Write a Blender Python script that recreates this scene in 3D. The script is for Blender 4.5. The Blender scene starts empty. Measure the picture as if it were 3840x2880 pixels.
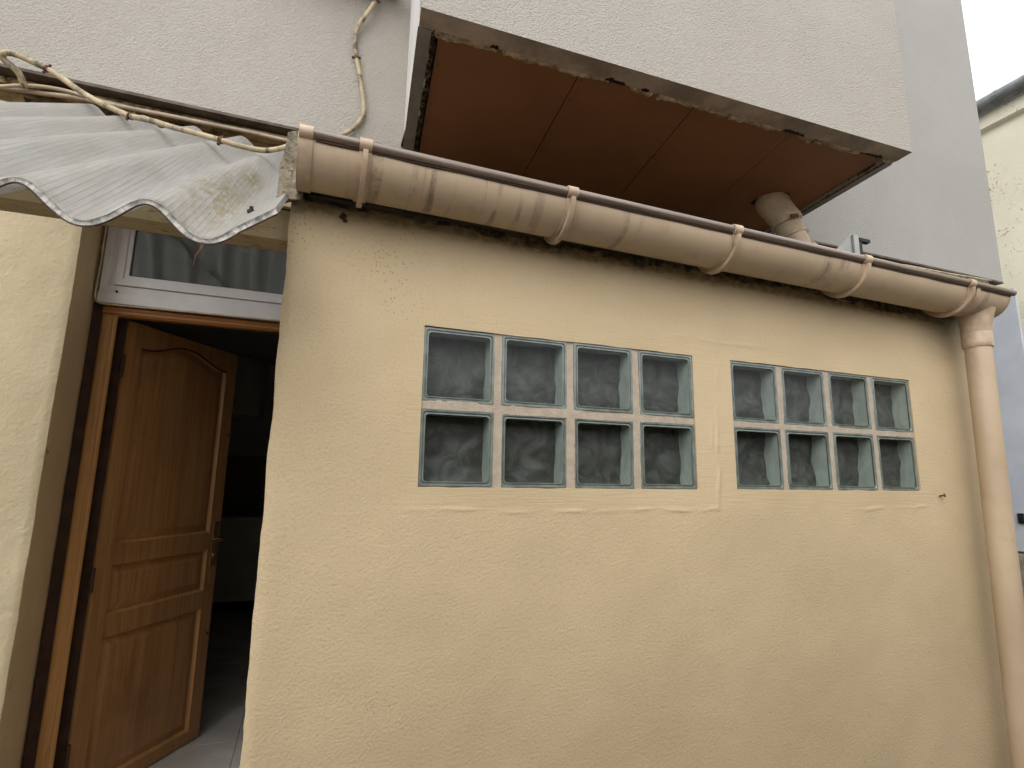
import bpy, bmesh, math, random
from mathutils import Vector, Matrix, noise
random.seed(7)
sc = bpy.context.scene
R = math.radians
PI = math.pi

# ------------------------------------------------------------------ camera, sky, sun, exposure
CAM = Vector((-0.2563, -1.3250, 0.0190))
YAW, PITCH, ROLL = 0.3564, 0.1743, 0.0148
fwd = Vector((math.sin(YAW)*math.cos(PITCH), math.cos(YAW)*math.cos(PITCH), math.sin(PITCH)))
rgt = Vector((math.cos(YAW), -math.sin(YAW), 0))
up = rgt.cross(fwd)
r2 = math.cos(ROLL)*rgt + math.sin(ROLL)*up
u2 = -math.sin(ROLL)*rgt + math.cos(ROLL)*up
cd = bpy.data.cameras.new('camera'); co = bpy.data.objects.new('camera', cd)
sc.collection.objects.link(co)
m = Matrix((r2, u2, -fwd)).transposed().to_4x4(); m.translation = CAM
co.matrix_world = m
cd.sensor_fit = 'HORIZONTAL'; cd.sensor_width = 36.0; cd.lens = 36.0*2047.7/3840
cd.clip_start = 0.02; cd.clip_end = 2000
sc.camera = co

SUN_EL, SUN_AZ = R(46), R(218)          # azimuth clockwise from +Y: light from the left, behind the camera
w = bpy.data.worlds.new('World'); sc.world = w; w.use_nodes = True
wn = w.node_tree; wn.nodes.clear()
sky = wn.nodes.new('ShaderNodeTexSky'); sky.sky_type = 'NISHITA'; sky.sun_disc = False
sky.sun_elevation = SUN_EL; sky.sun_rotation = SUN_AZ
sky.air_density = 1.0; sky.dust_density = 6.0; sky.ozone_density = 1.0
hs = wn.nodes.new('ShaderNodeHueSaturation'); hs.inputs['Saturation'].default_value = 0.08
bg = wn.nodes.new('ShaderNodeBackground'); bg.inputs['Strength'].default_value = 0.15
wo = wn.nodes.new('ShaderNodeOutputWorld')
ov = wn.nodes.new('ShaderNodeMix'); ov.data_type = 'RGBA'; ov.inputs[0].default_value = 0.72      # even cloud layer over the sky model
ov.inputs[7].default_value = (7.6, 7.75, 8.0, 1)
wn.links.new(sky.outputs[0], hs.inputs['Color']); wn.links.new(hs.outputs[0], ov.inputs[6]); wn.links.new(ov.outputs[2], bg.inputs['Color'])
wn.links.new(bg.outputs[0], wo.inputs[0])
sl = bpy.data.lights.new('sun', 'SUN'); sl.energy = 0.55; sl.angle = R(70); sl.color = (1.0, 0.96, 0.9)
so = bpy.data.objects.new('sun', sl); sc.collection.objects.link(so)
sd = Vector((math.sin(SUN_AZ)*math.cos(SUN_EL), math.cos(SUN_AZ)*math.cos(SUN_EL), math.sin(SUN_EL)))
so.rotation_euler = (-sd).to_track_quat('-Z', 'Y').to_euler()
so.location = sd*20
vs = sc.view_settings
vs.view_transform = 'Standard'; vs.look = 'None'; vs.exposure = 0.93; vs.gamma = 1.0; vs.use_curve_mapping = False
sc.cycles.max_bounces = 8; sc.cycles.diffuse_bounces = 4; sc.cycles.transparent_max_bounces = 16
sc.cycles.use_denoising = True; sc.cycles.use_adaptive_sampling = True; sc.cycles.adaptive_threshold = 0.02

GROUND, FLOOR = -1.40, -1.325

# ------------------------------------------------------------------ node helpers
def srgb(r, g, b):
    f = lambda c: (c/255/12.92) if c/255 <= .04045 else ((c/255+.055)/1.055)**2.4
    return (f(r), f(g), f(b), 1)
class NT:
    def __init__(s, name):
        s.m = bpy.data.materials.new(name); s.m.use_nodes = True
        s.t = s.m.node_tree; s.t.nodes.clear()
        s.out = s.t.nodes.new('ShaderNodeOutputMaterial')
    def n(s, typ, ins=None, **attrs):
        d = s.t.nodes.new('ShaderNode'+typ)
        for k, v in attrs.items(): setattr(d, k, v)
        for k, v in (ins or {}).items():
            sk = d.inputs[k]
            if hasattr(v, 'is_linked'): s.t.links.new(v, sk)
            else:
                if isinstance(v, tuple) and len(v) == 4 and sk.type == 'VECTOR': v = v[:3]
                sk.default_value = v
        return d
    def math(s, op, a, b=0.0, c=0.0, clamp=False):
        return s.n('Math', {0: a, 1: b, 2: c}, operation=op, use_clamp=clamp).outputs[0]
    def ramp(s, f, lo, hi, a=0.0, b=1.0, smooth=True):
        return s.n('MapRange', {0: f, 1: lo, 2: hi, 3: a, 4: b}, interpolation_type='SMOOTHSTEP' if smooth else 'LINEAR').outputs[0]
    def noise(s, scale, detail=3.0, rough=.55, vec=None, dist=0.0):
        i = {'Scale': scale, 'Detail': detail, 'Roughness': rough, 'Distortion': dist}
        if vec is not None: i['Vector'] = vec
        return s.n('TexNoise', i).outputs['Fac']
    def mix(s, f, a, b, blend='MIX'):
        d = s.t.nodes.new('ShaderNodeMix'); d.data_type = 'RGBA'; d.blend_type = blend
        for k, v in ((0, f), (6, a), (7, b)):
            if hasattr(v, 'is_linked'): s.t.links.new(v, d.inputs[k])
            else: d.inputs[k].default_value = v
        return d.outputs[2]
    def coord(s, scale=(1, 1, 1), loc=(0, 0, 0)):
        tc = s.n('TexCoord')
        return s.n('Mapping', {'Vector': tc.outputs['Object'], 'Scale': scale, 'Location': loc}).outputs[0]
    def xyz(s):
        tc = s.n('TexCoord'); x = s.n('SeparateXYZ', {0: tc.outputs['Object']}); return x.outputs
    def bump(s, h, dist, strength=1.0, normal=None):
        i = {'Height': h, 'Distance': dist, 'Strength': strength}
        if normal is not None: i['Normal'] = normal
        return s.n('Bump', i).outputs[0]
    def principled(s, color, rough=.8, normal=None, spec=.5, **kw):
        i = {'Base Color': color, 'Roughness': rough, 'Specular IOR Level': spec}
        if normal is not None: i['Normal'] = normal
        for k, v in kw.items(): i[k.replace('_', ' ')] = v
        p = s.n('BsdfPrincipled', i); s.t.links.new(p.outputs[0], s.out.inputs[0]); return p
    def surf(s, shader): s.t.links.new(shader, s.out.inputs[0])

M = {}
def simple(name, col, rough=.7, var=.12, scale=6.0, bump=0.0, bscale=120.0, spec=.4, metallic=0.0, dirt=None, stretch=(1, 1, 1)):
    t = NT(name); v = t.coord(stretch)
    n1 = t.noise(scale, 5, .6, v)
    dk = tuple(c*(1-2*var) for c in col[:3])+(1,); lt = tuple(min(1, c*(1+1.4*var)) for c in col[:3])+(1,)
    c = t.mix(t.ramp(n1, .3, .7), dk, lt)
    if dirt:
        dc, amount, ds = dirt
        nd = t.noise(ds, 6, .7, v, .6)
        c = t.mix(t.ramp(nd, .72-amount*.4, .82-amount*.3), c, dc)
    nm = t.bump(t.noise(bscale, 3, .6, v), bump) if bump else None
    t.principled(c, rough, nm, spec, Metallic=metallic)
    M[name] = t.m; return t.m

# kitchen render: painted roller texture, smoothed bands round the glass blocks, grime under the gutter, pits, scuffs
# mesh attribute 'msk': r = trowelled smooth band, g = scuffed zone, b = pitted zone
def annex_render():
    t = NT('annex_render'); v = t.coord(); X, Y, Z = t.xyz()
    at_ = t.n('Attribute', attribute_name='msk'); ms = t.n('SeparateColor', {0: at_.outputs['Color']}).outputs
    n_mid = t.noise(46, 3, .6, v); n_low = t.noise(2.0, 3, .55, v); n_fine = t.noise(150, 2, .6, v)
    base = t.mix(t.ramp(n_low, .3, .7), (.465, .36, .220, 1), (.515, .40, .249, 1))
    base = t.mix(t.math('MULTIPLY', t.ramp(n_fine, .30, .5, 1, 0), .22), base, (.36, .27, .165, 1))
    hroll = t.math('ADD', n_fine, t.math('MULTIPLY', n_mid, .30))
    hbr = t.math('ADD', t.math('MULTIPLY', t.noise(1.0, 3, .6, t.coord((9, 9, 140)), .4), .7), t.math('MULTIPLY', n_fine, .35))
    h = t.n('Mix', {0: ms[0], 2: hroll, 3: hbr}).outputs[0]
    nrm = t.bump(h, .0021, .8)
    # grime under the gutter
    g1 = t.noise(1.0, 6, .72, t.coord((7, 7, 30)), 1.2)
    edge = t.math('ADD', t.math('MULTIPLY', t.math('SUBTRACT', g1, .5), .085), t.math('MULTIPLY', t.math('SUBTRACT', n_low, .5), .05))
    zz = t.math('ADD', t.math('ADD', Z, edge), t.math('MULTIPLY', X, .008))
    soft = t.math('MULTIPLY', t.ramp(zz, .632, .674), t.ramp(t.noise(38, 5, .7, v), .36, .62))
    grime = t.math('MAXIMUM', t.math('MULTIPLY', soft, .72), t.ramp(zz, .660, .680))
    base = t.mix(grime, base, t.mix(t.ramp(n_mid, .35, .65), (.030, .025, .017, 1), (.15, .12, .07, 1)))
    # darker upper corner by the downpipe
    dc = t.math('MULTIPLY', t.ramp(t.math('ADD', X, t.math('MULTIPLY', edge, 1.2)), 1.80, 2.02), t.ramp(t.math('ADD', Z, edge), .45, .66))
    base = t.mix(t.math('MULTIPLY', dc, .6), base, (.10, .085, .05, 1))
    vo = t.n('TexVoronoi', {'Vector': t.coord((1, 1, .6)), 'Scale': 120.0}, feature='F1').outputs['Distance']
    pits = t.math('MULTIPLY', t.ramp(vo, .12, .22, 1, 0), ms[2])
    base = t.mix(t.math('MULTIPLY', pits, .7), base, (.12, .085, .05, 1))
    scf = t.math('MULTIPLY', t.ramp(t.noise(30, 5, .75, v, 2.2), .60, .66), ms[1])
    base = t.mix(t.math('MULTIPLY', scf, .85), base, (.13, .10, .065, 1))
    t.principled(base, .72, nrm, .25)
    M['annex_render'] = t.m
annex_render()

def roughcast(name, c1, c2, hstr=1.0, sc_=1.0):
    t = NT(name); v = t.coord()
    base = t.mix(t.ramp(t.noise(1.1, 5, .65, v), .3, .72), c1, c2)
    f = t.noise(135*sc_, 3, .65, v)
    base = t.mix(t.math('MULTIPLY', t.ramp(f, .33, .5, 1, 0), .16), base, tuple(c*.5 for c in c1[:3])+(1,))
    t.principled(base, .9, t.bump(f, .009*hstr, 1.0), .15)
    M[name] = t.m
roughcast('roughcast', (.385, .352, .308, 1), (.425, .392, .348, 1))
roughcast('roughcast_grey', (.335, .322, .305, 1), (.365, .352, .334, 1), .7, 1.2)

def house_render():
    t = NT('house_render'); v = t.coord()
    base = t.mix(t.ramp(t.noise(2.2, 4, .6, v), .3, .7), (.46, .375, .235, 1), (.52, .43, .285, 1))
    ch = t.noise(12, 6, .7, v, 1.5)
    base = t.mix(t.math('MULTIPLY', t.ramp(ch, .62, .68), .5), base, (.42, .34, .22, 1))
    h = t.math('ADD', t.math('MULTIPLY', t.noise(60, 5, .65, v), .6), t.math('MULTIPLY', t.noise(11, 5, .6, v), 1.2))
    t.principled(base, .75, t.bump(h, .0065, .85), .25)
    M['house_render'] = t.m
house_render()
def reveal_render():
    t = NT('reveal_render'); v = t.coord()
    base = t.mix(t.ramp(t.noise(3, 5, .65, v), .3, .7), (.60, .465, .29, 1), (.68, .535, .345, 1))
    base = t.mix(t.math('MULTIPLY', t.ramp(t.noise(9, 6, .75, v, 1.0), .64, .7), .6), base, (.17, .135, .085, 1))
    t.principled(base, .75, t.bump(t.noise(30, 4, .6, v), .003, .8), .25)
    M['reveal_render'] = t.m
reveal_render()

def wood(name, c1, c2, axis='z', rough=.42, sc_=1.0):
    t = NT(name)
    st = {'z': (26, 26, 1.1), 'x': (1.1, 26, 26), 'd': (22, 22, 1.0)}[axis]
    v = t.coord(tuple(a*sc_ for a in st))
    g = t.noise(1.0, 6, .62, v, 1.3); g2 = t.noise(5.0, 3, .5, v)
    c = t.mix(t.ramp(g, .28, .72), c1, c2)
    c = t.mix(t.math('MULTIPLY', t.ramp(g2, .55, .75), .35), c, tuple(a*.5 for a in c1[:3])+(1,))
    wv = t.coord(); c = t.mix(t.math('MULTIPLY', t.ramp(t.noise(3.5, 5, .7, wv), .5, .8), .5), c, tuple(a*.55 for a in c1[:3])+(1,))
    t.principled(c, rough, t.bump(g2, .0008, .6), .4)
    M[name] = t.m
wood('door_wood', (.265, .128, .048, 1), (.385, .20, .080, 1))
wood('frame_wood', (.33, .165, .055, 1), (.48, .255, .095, 1))
wood('frame_wood_flat', (.34, .135, .035, 1), (.46, .205, .065, 1), 'x')
simple('dark_stain_shade', (.050, .021, .011, 1), .6, .2, 14)  # stained wood and dirt, also the painted shade in the door rebate
simple('red_groove', (.09, .022, .012, 1), .5, .15, 10)

def beam_paint():
    t = NT('beam_paint'); v = t.coord((3, 12, 12))
    c = t.mix(t.ramp(t.noise(1.5, 5, .6, v), .3, .7), (.40, .315, .185, 1), (.50, .40, .25, 1))
    pk = t.ramp(t.noise(3, 7, .78, v, 1.6), .56, .62)
    c = t.mix(t.math('MULTIPLY', pk, .9), c, (.17, .12, .06, 1))
    ln = t.ramp(t.noise(1.2, 6, .7, t.coord((3, 20, 60)), 1.0), .66, .70)
    c = t.mix(t.math('MULTIPLY', ln, .8), c, (.06, .04, .022, 1))
    t.principled(c, .8, t.bump(t.noise(6, 5, .7, v), .004, .8), .2)
    M['beam_paint'] = t.m
beam_paint()

def gutter_pvc(name, streak=1.0):
    t = NT(name); v = t.coord(); X, Y, Z = t.xyz()
    c = t.mix(t.ramp(t.noise(2.5, 4, .6, v), .3, .7), (.40, .298, .196, 1), (.475, .36, .242, 1))
    c = t.mix(t.math('MULTIPLY', t.ramp(t.noise(11, 5, .7, v), .5, .72), .25), c, (.27, .175, .105, 1))
    s1 = t.noise(1.0, 4, .6, t.coord((34, 2.0, 2.0)), .3)
    s2 = t.noise(1.0, 2, .5, t.coord((2.2, .4, .4), (3.1, 0, 0)))
    s3 = t.noise(9, 6, .8, v)
    st = t.math('MULTIPLY', t.math('MULTIPLY', t.ramp(s1, .52, .66), t.ramp(s2, .42, .56)), t.ramp(s3, .40, .56))
    c = t.mix(t.math('MULTIPLY', st, .75*streak), c, (.075, .05, .028, 1))
    t.principled(c, .42, t.bump(t.noise(60, 3, .5, v), .0006, .5), .45)
    M[name] = t.m
gutter_pvc('gutter_pvc'); gutter_pvc('pipe_pvc', .35)
def bead_mat():
    t = NT('bead'); v = t.coord((3, 40, 40))
    c = t.mix(t.ramp(t.noise(1.5, 5, .7, v), .35, .7), (.115, .080, .058, 1), (.21, .15, .11, 1))
    t.principled(c, .2, None, .9); M['bead'] = t.m
bead_mat()
simple('strap_pvc', (.43, .318, .215, 1), .4, .1, 20, .0005, 60, .45, dirt=((.16, .11, .07, 1), .25, 9))
simple('vent_pvc', (.50, .39, .26, 1), .5, .12, 8, .0006, 40, .4, dirt=((.18, .13, .08, 1), .30, 14))
simple('soffit_brown', (.235, .102, .043, 1), .62, .05, 2.5, .0012, 90, .3)
simple('soffit_mortar', (.36, .295, .24, 1), .9, .18, 5, .004, 24, .15)
simple('crumble', (.42, .33, .23, 1), .95, .25, 30, .005, 60, .1, dirt=((.05, .035, .024, 1), .42, 16))
simple('wool_dark', (.13, .10, .065, 1), .95, .4, 45, .006, 80, .1, dirt=((.015, .012, .01, 1), .8, 40))
simple('trim_metal', (.22, .20, .185, 1), .45, .12, 8, 0, 50, .5, dirt=((.30, .24, .16, 1), .2, 20))
simple('rail_dark', (.105, .08, .06, 1), .7, .2, 12, .001, 60, .3)
simple('old_wall_yellow', (.36, .265, .14, 1), .9, .3, 10, .006, 30, .15, dirt=((.04, .028, .016, 1), .6, 9))
simple('verge_concrete', (.20, .17, .125, 1), .95, .3, 30, .006, 90, .1, dirt=((.07, .06, .042, 1), .5, 130))
simple('fascia_grey', (.085, .075, .055, 1), .85, .3, 10, .003, 50, .2, stretch=(.3, 3, 3), dirt=((.02, .018, .012, 1), .5, 12))
simple('mortar_joint', (.39, .325, .25, 1), .95, .05, 40, .002, 160, .1, dirt=((.20, .155, .11, 1), .22, 210))
simple('roof_tile', (.16, .12, .09, 1), .9, .3, 10, .004, 50, .2, dirt=((.06, .065, .03, 1), .6, 9))
simple('moss', (.10, .088, .058, 1), .95, .4, 45, .008, 90, .1, dirt=((.22, .20, .16, 1), .4, 35))
simple('white_upvc', (.66, .63, .63, 1), .35, .05, 5, 0, 50, .5, dirt=((.40, .36, .32, 1), .12, 16))
simple('gasket', (.05, .05, .05, 1), .6)
simple('bay_lit_side', (.62, .60, .575, 1), .8, .05, 5, .001, 60, .2)  # lighter than the bay front: light from the left put into its colour
simple('grey_sheet', (.42, .42, .41, 1), .5, .08, 8, 0, 50, .4)
simple('black_plastic', (.012, .012, .013, 1), .5)
simple('brass', (.55, .40, .18, 1), .3, .1, 20, 0, 50, .5, .9)
simple('rust', (.10, .050, .032, 1), .85, .4, 60, .002, 120, .2)
simple('dark_hole', (.01, .008, .006, 1), .9)
simple('interior_paint', (.46, .44, .40, 1), .8, .06, 3)
simple('cabinet_white', (.52, .50, .46, 1), .4, .05, 3)
simple('splash_tile', (.17, .15, .13, 1), .2, .2, 8, 0, 50, .5)
simple('grout', (.20, .18, .16, 1), .9)
simple('floor_tile', (.47, .44, .40, 1), .28, .08, 5, .0003, 30, .5, dirt=((.33, .30, .27, 1), .2, 6))
simple('ground_concrete', (.14, .13, .118, 1), .9, .15, 3, .004, 60, .2)
simple('cable_cream', (.40, .32, .20, 1), .6, .16, 9, .0012, 70, .3, dirt=((.085, .075, .058, 1), .56, 17))
simple('cable_pink', (.44, .345, .255, 1), .5, .12, 12, .0006, 60, .35, dirt=((.14, .11, .07, 1), .25, 20))
simple('cable_clean', (.50, .40, .27, 1), .5, .1, 12, 0, 60, .35)
simple('panel_bluegrey', (.50, .53, .585, 1), .45, .05, 2, 0, 50, .4)
simple('gutter_zinc', (.16, .17, .175, 1), .4, .2, 6, 0, 50, .5, .3)
simple('base_concrete', (.26, .235, .18, 1), .9, .2, 5, .005, 40, .2)
simple('edge_plastic', (.40, .385, .35, 1), .6, .3, 60, 0, 50, .3, dirt=((.16, .13, .09, 1), .35, 55))
simple('blocker_render', (.30, .26, .20, 1), .9, .15, 3, .004, 40, .2)
simple('dry_root', (.12, .06, .03, 1), .9, .3, 40)

def neighbour_wall():
    t = NT('neighbour_render'); v = t.coord()
    c = t.mix(t.ramp(t.noise(1.5, 4, .6, v), .3, .7), (.70, .655, .51, 1), (.78, .74, .60, 1))
    n1 = t.noise(17, 4, .65, v, 2.5)
    msk = t.ramp(t.noise(2.2, 3, .6, v), .42, .58)
    c = t.mix(t.math('MULTIPLY', t.math('MULTIPLY', t.ramp(n1, .60, .64), msk), .9), c, (.12, .085, .06, 1))
    t.principled(c, .85, t.bump(t.noise(40, 3, .6, v), .003), .2)
    M['neighbour_render'] = t.m
neighbour_wall()

# corrugated translucent sheet (uses uv: u across the waves, v down the slope, both in metres)
def sheet_mat(name, dirty):
    t = NT(name); uv = t.n('UVMap').outputs[0]
    sep = t.n('SeparateXYZ', {0: uv}).outputs; U, V = sep[0], sep[1]
    ph = t.math('FRACT', t.math('MULTIPLY', U, 1/.0105))
    line = t.math('MAXIMUM', t.ramp(ph, .86, .97), t.ramp(ph, .03, .14, 1, 0))
    st = t.n('Mapping', {'Vector': uv, 'Scale': (150, 6, 1)}).outputs[0]
    n1 = t.noise(1.0, 5, .6, st); n2 = t.noise(9, 5, .65, uv)
    c = t.mix(t.ramp(n1, .3, .7), (.42, .412, .395, 1), (.55, .542, .525, 1))
    c = t.mix(t.math('MULTIPLY', line, .42), c, (.30, .29, .275, 1))
    c = t.mix(t.math('MULTIPLY', t.ramp(n2, .42, .70), .38), c, (.38, .35, .29, 1))
    if dirty:
        def g(a, cc, wd):
            d = t.math('DIVIDE', t.math('SUBTRACT', a, cc), wd)
            return t.math('POWER', 2.718, t.math('MULTIPLY', t.math('MULTIPLY', d, d), -1.0))
        sn = t.noise(1.0, 6, .75, t.n('Mapping', {'Vector': uv, 'Scale': (70, 25, 1)}).outputs[0], .8)
        moss = t.math('MULTIPLY', t.math('MULTIPLY', g(U, -.468, .030), g(V, .64, .09)), t.ramp(sn, .34, .58))
        c = t.mix(t.math('MULTIPLY', moss, 1.0), c, (.22, .19, .06, 1))
        moss2 = t.math('MULTIPLY', t.math('MULTIPLY', g(U, -.50, .085), g(V, .32, .26)), t.ramp(sn, .42, .62))
        c = t.mix(t.math('MULTIPLY', moss2, 1.1, 0, True), c, (.33, .27, .14, 1))
        moss3 = t.math('MULTIPLY', t.math('MULTIPLY', g(U, -.79, .06), g(V, .42, .30)), t.ramp(sn, .46, .66))
        c = t.mix(t.math('MULTIPLY', moss3, .7), c, (.36, .31, .19, 1))
        ed = t.math('MULTIPLY', t.ramp(V, .0, .03, 1, 0), t.ramp(t.noise(60, 3, .6, uv), .4, .6))
        c = t.mix(t.math('MULTIPLY', ed, .6), c, (.20, .17, .12, 1))
        sp = t.math('MULTIPLY', t.ramp(t.noise(1, 5, .7, t.n('Mapping', {'Vector': uv, 'Scale': (90, 30, 1)}).outputs[0]), .66, .72), t.ramp(n2, .4, .6))
        c = t.mix(t.math('MULTIPLY', sp, .5), c, (.36, .29, .17, 1))
    if not dirty:
        tp = t.n('BsdfTransparent', {'Color': (.95, .95, .93, 1)}); d2 = t.n('BsdfTranslucent', {'Color': c}); d3 = t.n('BsdfDiffuse', {'Color': c})
        m1 = t.n('MixShader', {0: .5, 1: d2.outputs[0], 2: d3.outputs[0]}); m2 = t.n('MixShader', {0: .55, 1: m1.outputs[0], 2: tp.outputs[0]})
        t.surf(m2.outputs[0]); M[name] = t.m; return
    df = t.n('BsdfPrincipled', {'Base Color': c, 'Roughness': .33, 'Specular IOR Level': .4, 'Normal': t.bump(line, .0006, .6)})
    tr = t.n('BsdfTranslucent', {'Color': t.mix(.75, c, (.92, .92, .90, 1))})
    mx = t.n('MixShader', {0: .48, 1: df.outputs[0], 2: tr.outputs[0]})
    t.surf(mx.outputs[0]); M[name] = t.m
sheet_mat('sheet_top', True); sheet_mat('sheet_under', False)

# glass
def glass_mats():
    t = NT('block_rim'); v = t.coord()
    c = t.mix(t.ramp(t.noise(25, 3, .5, v), .3, .7), (.115, .135, .118, 1), (.18, .205, .182, 1))
    t.principled(c, .14, t.bump(t.noise(40, 2, .5, v), .0012, .6), .6); M['block_rim'] = t.m
    t = NT('block_pane'); v = t.coord()
    nb = t.bump(t.noise(16, 3, .5, v, 1.5), .0016, .35)
    lw = t.n('LayerWeight', {'Blend': .5, 'Normal': nb}); fr = t.n('Math', {0: t.math('MULTIPLY', t.math('POWER', lw.outputs['Facing'], 5.0), .8), 1: .014}, operation='ADD')
    tr = t.n('BsdfTransparent', {'Color': (.90, .94, .91, 1)})
    gl = t.n('BsdfGlossy', {'Color': (.95, .97, .96, 1), 'Roughness': .06, 'Normal': nb})
    mx = t.n('MixShader', {0: fr.outputs[0], 1: tr.outputs[0], 2: gl.outputs[0]}); t.surf(mx.outputs[0]); M['block_pane'] = t.m
    t = NT('block_inside'); v = t.coord()
    c = t.mix(t.ramp(t.noise(20, 4, .6, t.coord((1, 1, .5)), 1.0), .3, .7), (.27, .295, .272, 1), (.37, .40, .37, 1))
    t.principled(c, .3, t.bump(t.noise(22, 3, .5, v, 1.0), .003, .6), .5); M['block_inside'] = t.m
    t = NT('block_back'); v = t.coord()
    sw = t.noise(13, 4, .55, t.coord((1, .2, 1)), 2.4)
    c = t.mix(t.ramp(sw, .35, .7), (.050, .049, .047, 1), (.088, .085, .081, 1))
    c = t.mix(t.math('MULTIPLY', t.ramp(t.noise(60, 6, .75, t.coord((1, 1, .5)), .5), .56, .72), .35), c, (.14, .13, .12, 1))
    t.principled(c, .5, t.bump(sw, .006, .7), .2); M['block_back'] = t.m
    t = NT('window_pane')
    lw = t.n('LayerWeight', {'Blend': .5}); fr = t.n('Math', {0: t.math('MULTIPLY', t.math('POWER', lw.outputs['Facing'], 4.0), .8), 1: .085}, operation='ADD')
    tr = t.n('BsdfTransparent', {'Color': (.55, .58, .56, 1)})
    gl = t.n('BsdfGlossy', {'Color': (1, 1, 1, 1), 'Roughness': .015})
    mx = t.n('MixShader', {0: fr.outputs[0], 1: tr.outputs[0], 2: gl.outputs[0]}); t.surf(mx.outputs[0]); M['window_pane'] = t.m
glass_mats()

# ------------------------------------------------------------------ mesh helpers
col = sc.collection
class MB:
    def __init__(s): s.v = []; s.f = []; s.mi = []; s.uv = None
    def add(s, vs_, fs, mi=0):
        o = len(s.v); s.v += [tuple(p) for p in vs_]
        for f in fs: s.f.append(tuple(i+o for i in f)); s.mi.append(mi)
    def box(s, x0, x1, y0, y1, z0, z1, mi=0):
        s.add([(x0, y0, z0), (x1, y0, z0), (x1, y1, z0), (x0, y1, z0), (x0, y0, z1), (x1, y0, z1), (x1, y1, z1), (x0, y1, z1)],
              [(0, 3, 2, 1), (4, 5, 6, 7), (0, 1, 5, 4), (1, 2, 6, 5), (2, 3, 7, 6), (3, 0, 4, 7)], mi)
    def prism(s, poly, z0, z1, mi=0, mbot=None):
        n = len(poly)
        vs_ = [(x, y, z0) for x, y in poly]+[(x, y, z1) for x, y in poly]
        s.add(vs_, [tuple(range(n, 2*n))]+[(i, (i+1) % n, n+(i+1) % n, n+i) for i in range(n)], mi)
        s.add(vs_[:n], [tuple(reversed(range(n)))], mi if mbot is None else mbot)
    def tube(s, pts, rad, seg=10, cap=True, mi=0):
        pts = [Vector(p) for p in pts]; n = len(pts)
        rads = rad if isinstance(rad, (list, tuple)) else [rad]*n
        prev = None; rings = []
        for i, p in enumerate(pts):
            d = (pts[min(i+1, n-1)]-pts[max(i-1, 0)]).normalized()
            if prev is None:
                a = Vector((0, 0, 1)) if abs(d.z) < .9 else Vector((1, 0, 0)); prev = d.cross(a).normalized()
            prev = (prev-d*prev.dot(d)).normalized(); b = d.cross(prev)
            rings.append([p+rads[i]*(math.cos(2*PI*k/seg)*prev+math.sin(2*PI*k/seg)*b) for k in range(seg)])
        vs_ = [q for r in rings for q in r]
        fs = [(i*seg+k, i*seg+(k+1) % seg, (i+1)*seg+(k+1) % seg, (i+1)*seg+k) for i in range(n-1) for k in range(seg)]
        if cap: fs += [tuple(reversed(range(seg))), tuple(range((n-1)*seg, n*seg))]
        s.add(vs_, fs, mi)
    def sweep_x(s, prof, xs, zoff, closed=True, mi=0, cap=True):
        n = len(prof); vs_ = [(x, y, z+zoff(x)) for x in xs for y, z in prof]
        kk = n if closed else n-1
        fs = [(i*n+k, i*n+(k+1) % n, (i+1)*n+(k+1) % n, (i+1)*n+k) for i in range(len(xs)-1) for k in range(kk)]
        if cap and closed: fs += [tuple(range(n)), tuple(reversed(range((len(xs)-1)*n, len(xs)*n)))]
        s.add(vs_, fs, mi)
    def build(s, name, mats, parent=None, smooth=False, recalc=True, bevel=0.0):
        me = bpy.data.meshes.new(name); me.from_pydata(s.v, [], s.f); me.update()
        if not isinstance(mats, (list, tuple)): mats = [mats]
        for q in mats: me.materials.append(M[q])
        me.polygons.foreach_set('material_index', s.mi)
        if s.uv:
            l = me.uv_layers.new(name='UVMap')
            for lp in me.loops: l.data[lp.index].uv = s.uv[lp.vertex_index]
        if recalc or bevel:
            bm = bmesh.new(); bm.from_mesh(me)
            if recalc: bmesh.ops.recalc_face_normals(bm, faces=bm.faces)
            if bevel:
                es = [e for e in bm.edges if len(e.link_faces) == 2 and e.calc_face_angle(0) > .5]
                bmesh.ops.bevel(bm, geom=es, offset=bevel, segments=2, affect='EDGES', profile=.6)
            bm.to_mesh(me); bm.free()
        if smooth:
            me.polygons.foreach_set('use_smooth', [True]*len(me.polygons))
            if smooth != 'all': me.set_sharp_from_angle(angle=R(40))
        o = bpy.data.objects.new(name, me); col.objects.link(o)
        if parent is not None: o.parent = parent
        return o
def tag(o, label=None, cat=None, group=None, kind=None):
    for k, v in (('label', label), ('category', cat), ('group', group), ('kind', kind)):
        if v: o[k] = v
    return o
def thing(name, label, cat, group=None):
    o = bpy.data.objects.new(name, None); col.objects.link(o); o.empty_display_size = .1
    return tag(o, label, cat, group)
def box(name, mats, parent, x0, x1, y0, y1, z0, z1, bevel=0.0):
    b = MB(); b.box(x0, x1, y0, y1, z0, z1); return b.build(name, mats, parent, bevel=bevel)
def catmull(pts, n=6):
    P = [Vector(p) for p in pts]; P = [2*P[0]-P[1]]+P+[2*P[-1]-P[-2]]; out = []
    for i in range(1, len(P)-2):
        a, b, c, d = P[i-1:i+3]
        for k in range(n):
            t = k/n
            out.append(.5*((2*b)+(c-a)*t+(2*a-5*b+4*c-d)*t*t+(3*b-a-3*c+d)*t**3))
    out.append(P[-2]); return out
def NZ(x, y, z, s): return noise.noise(Vector((x*s, y*s, z*s)))
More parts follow.
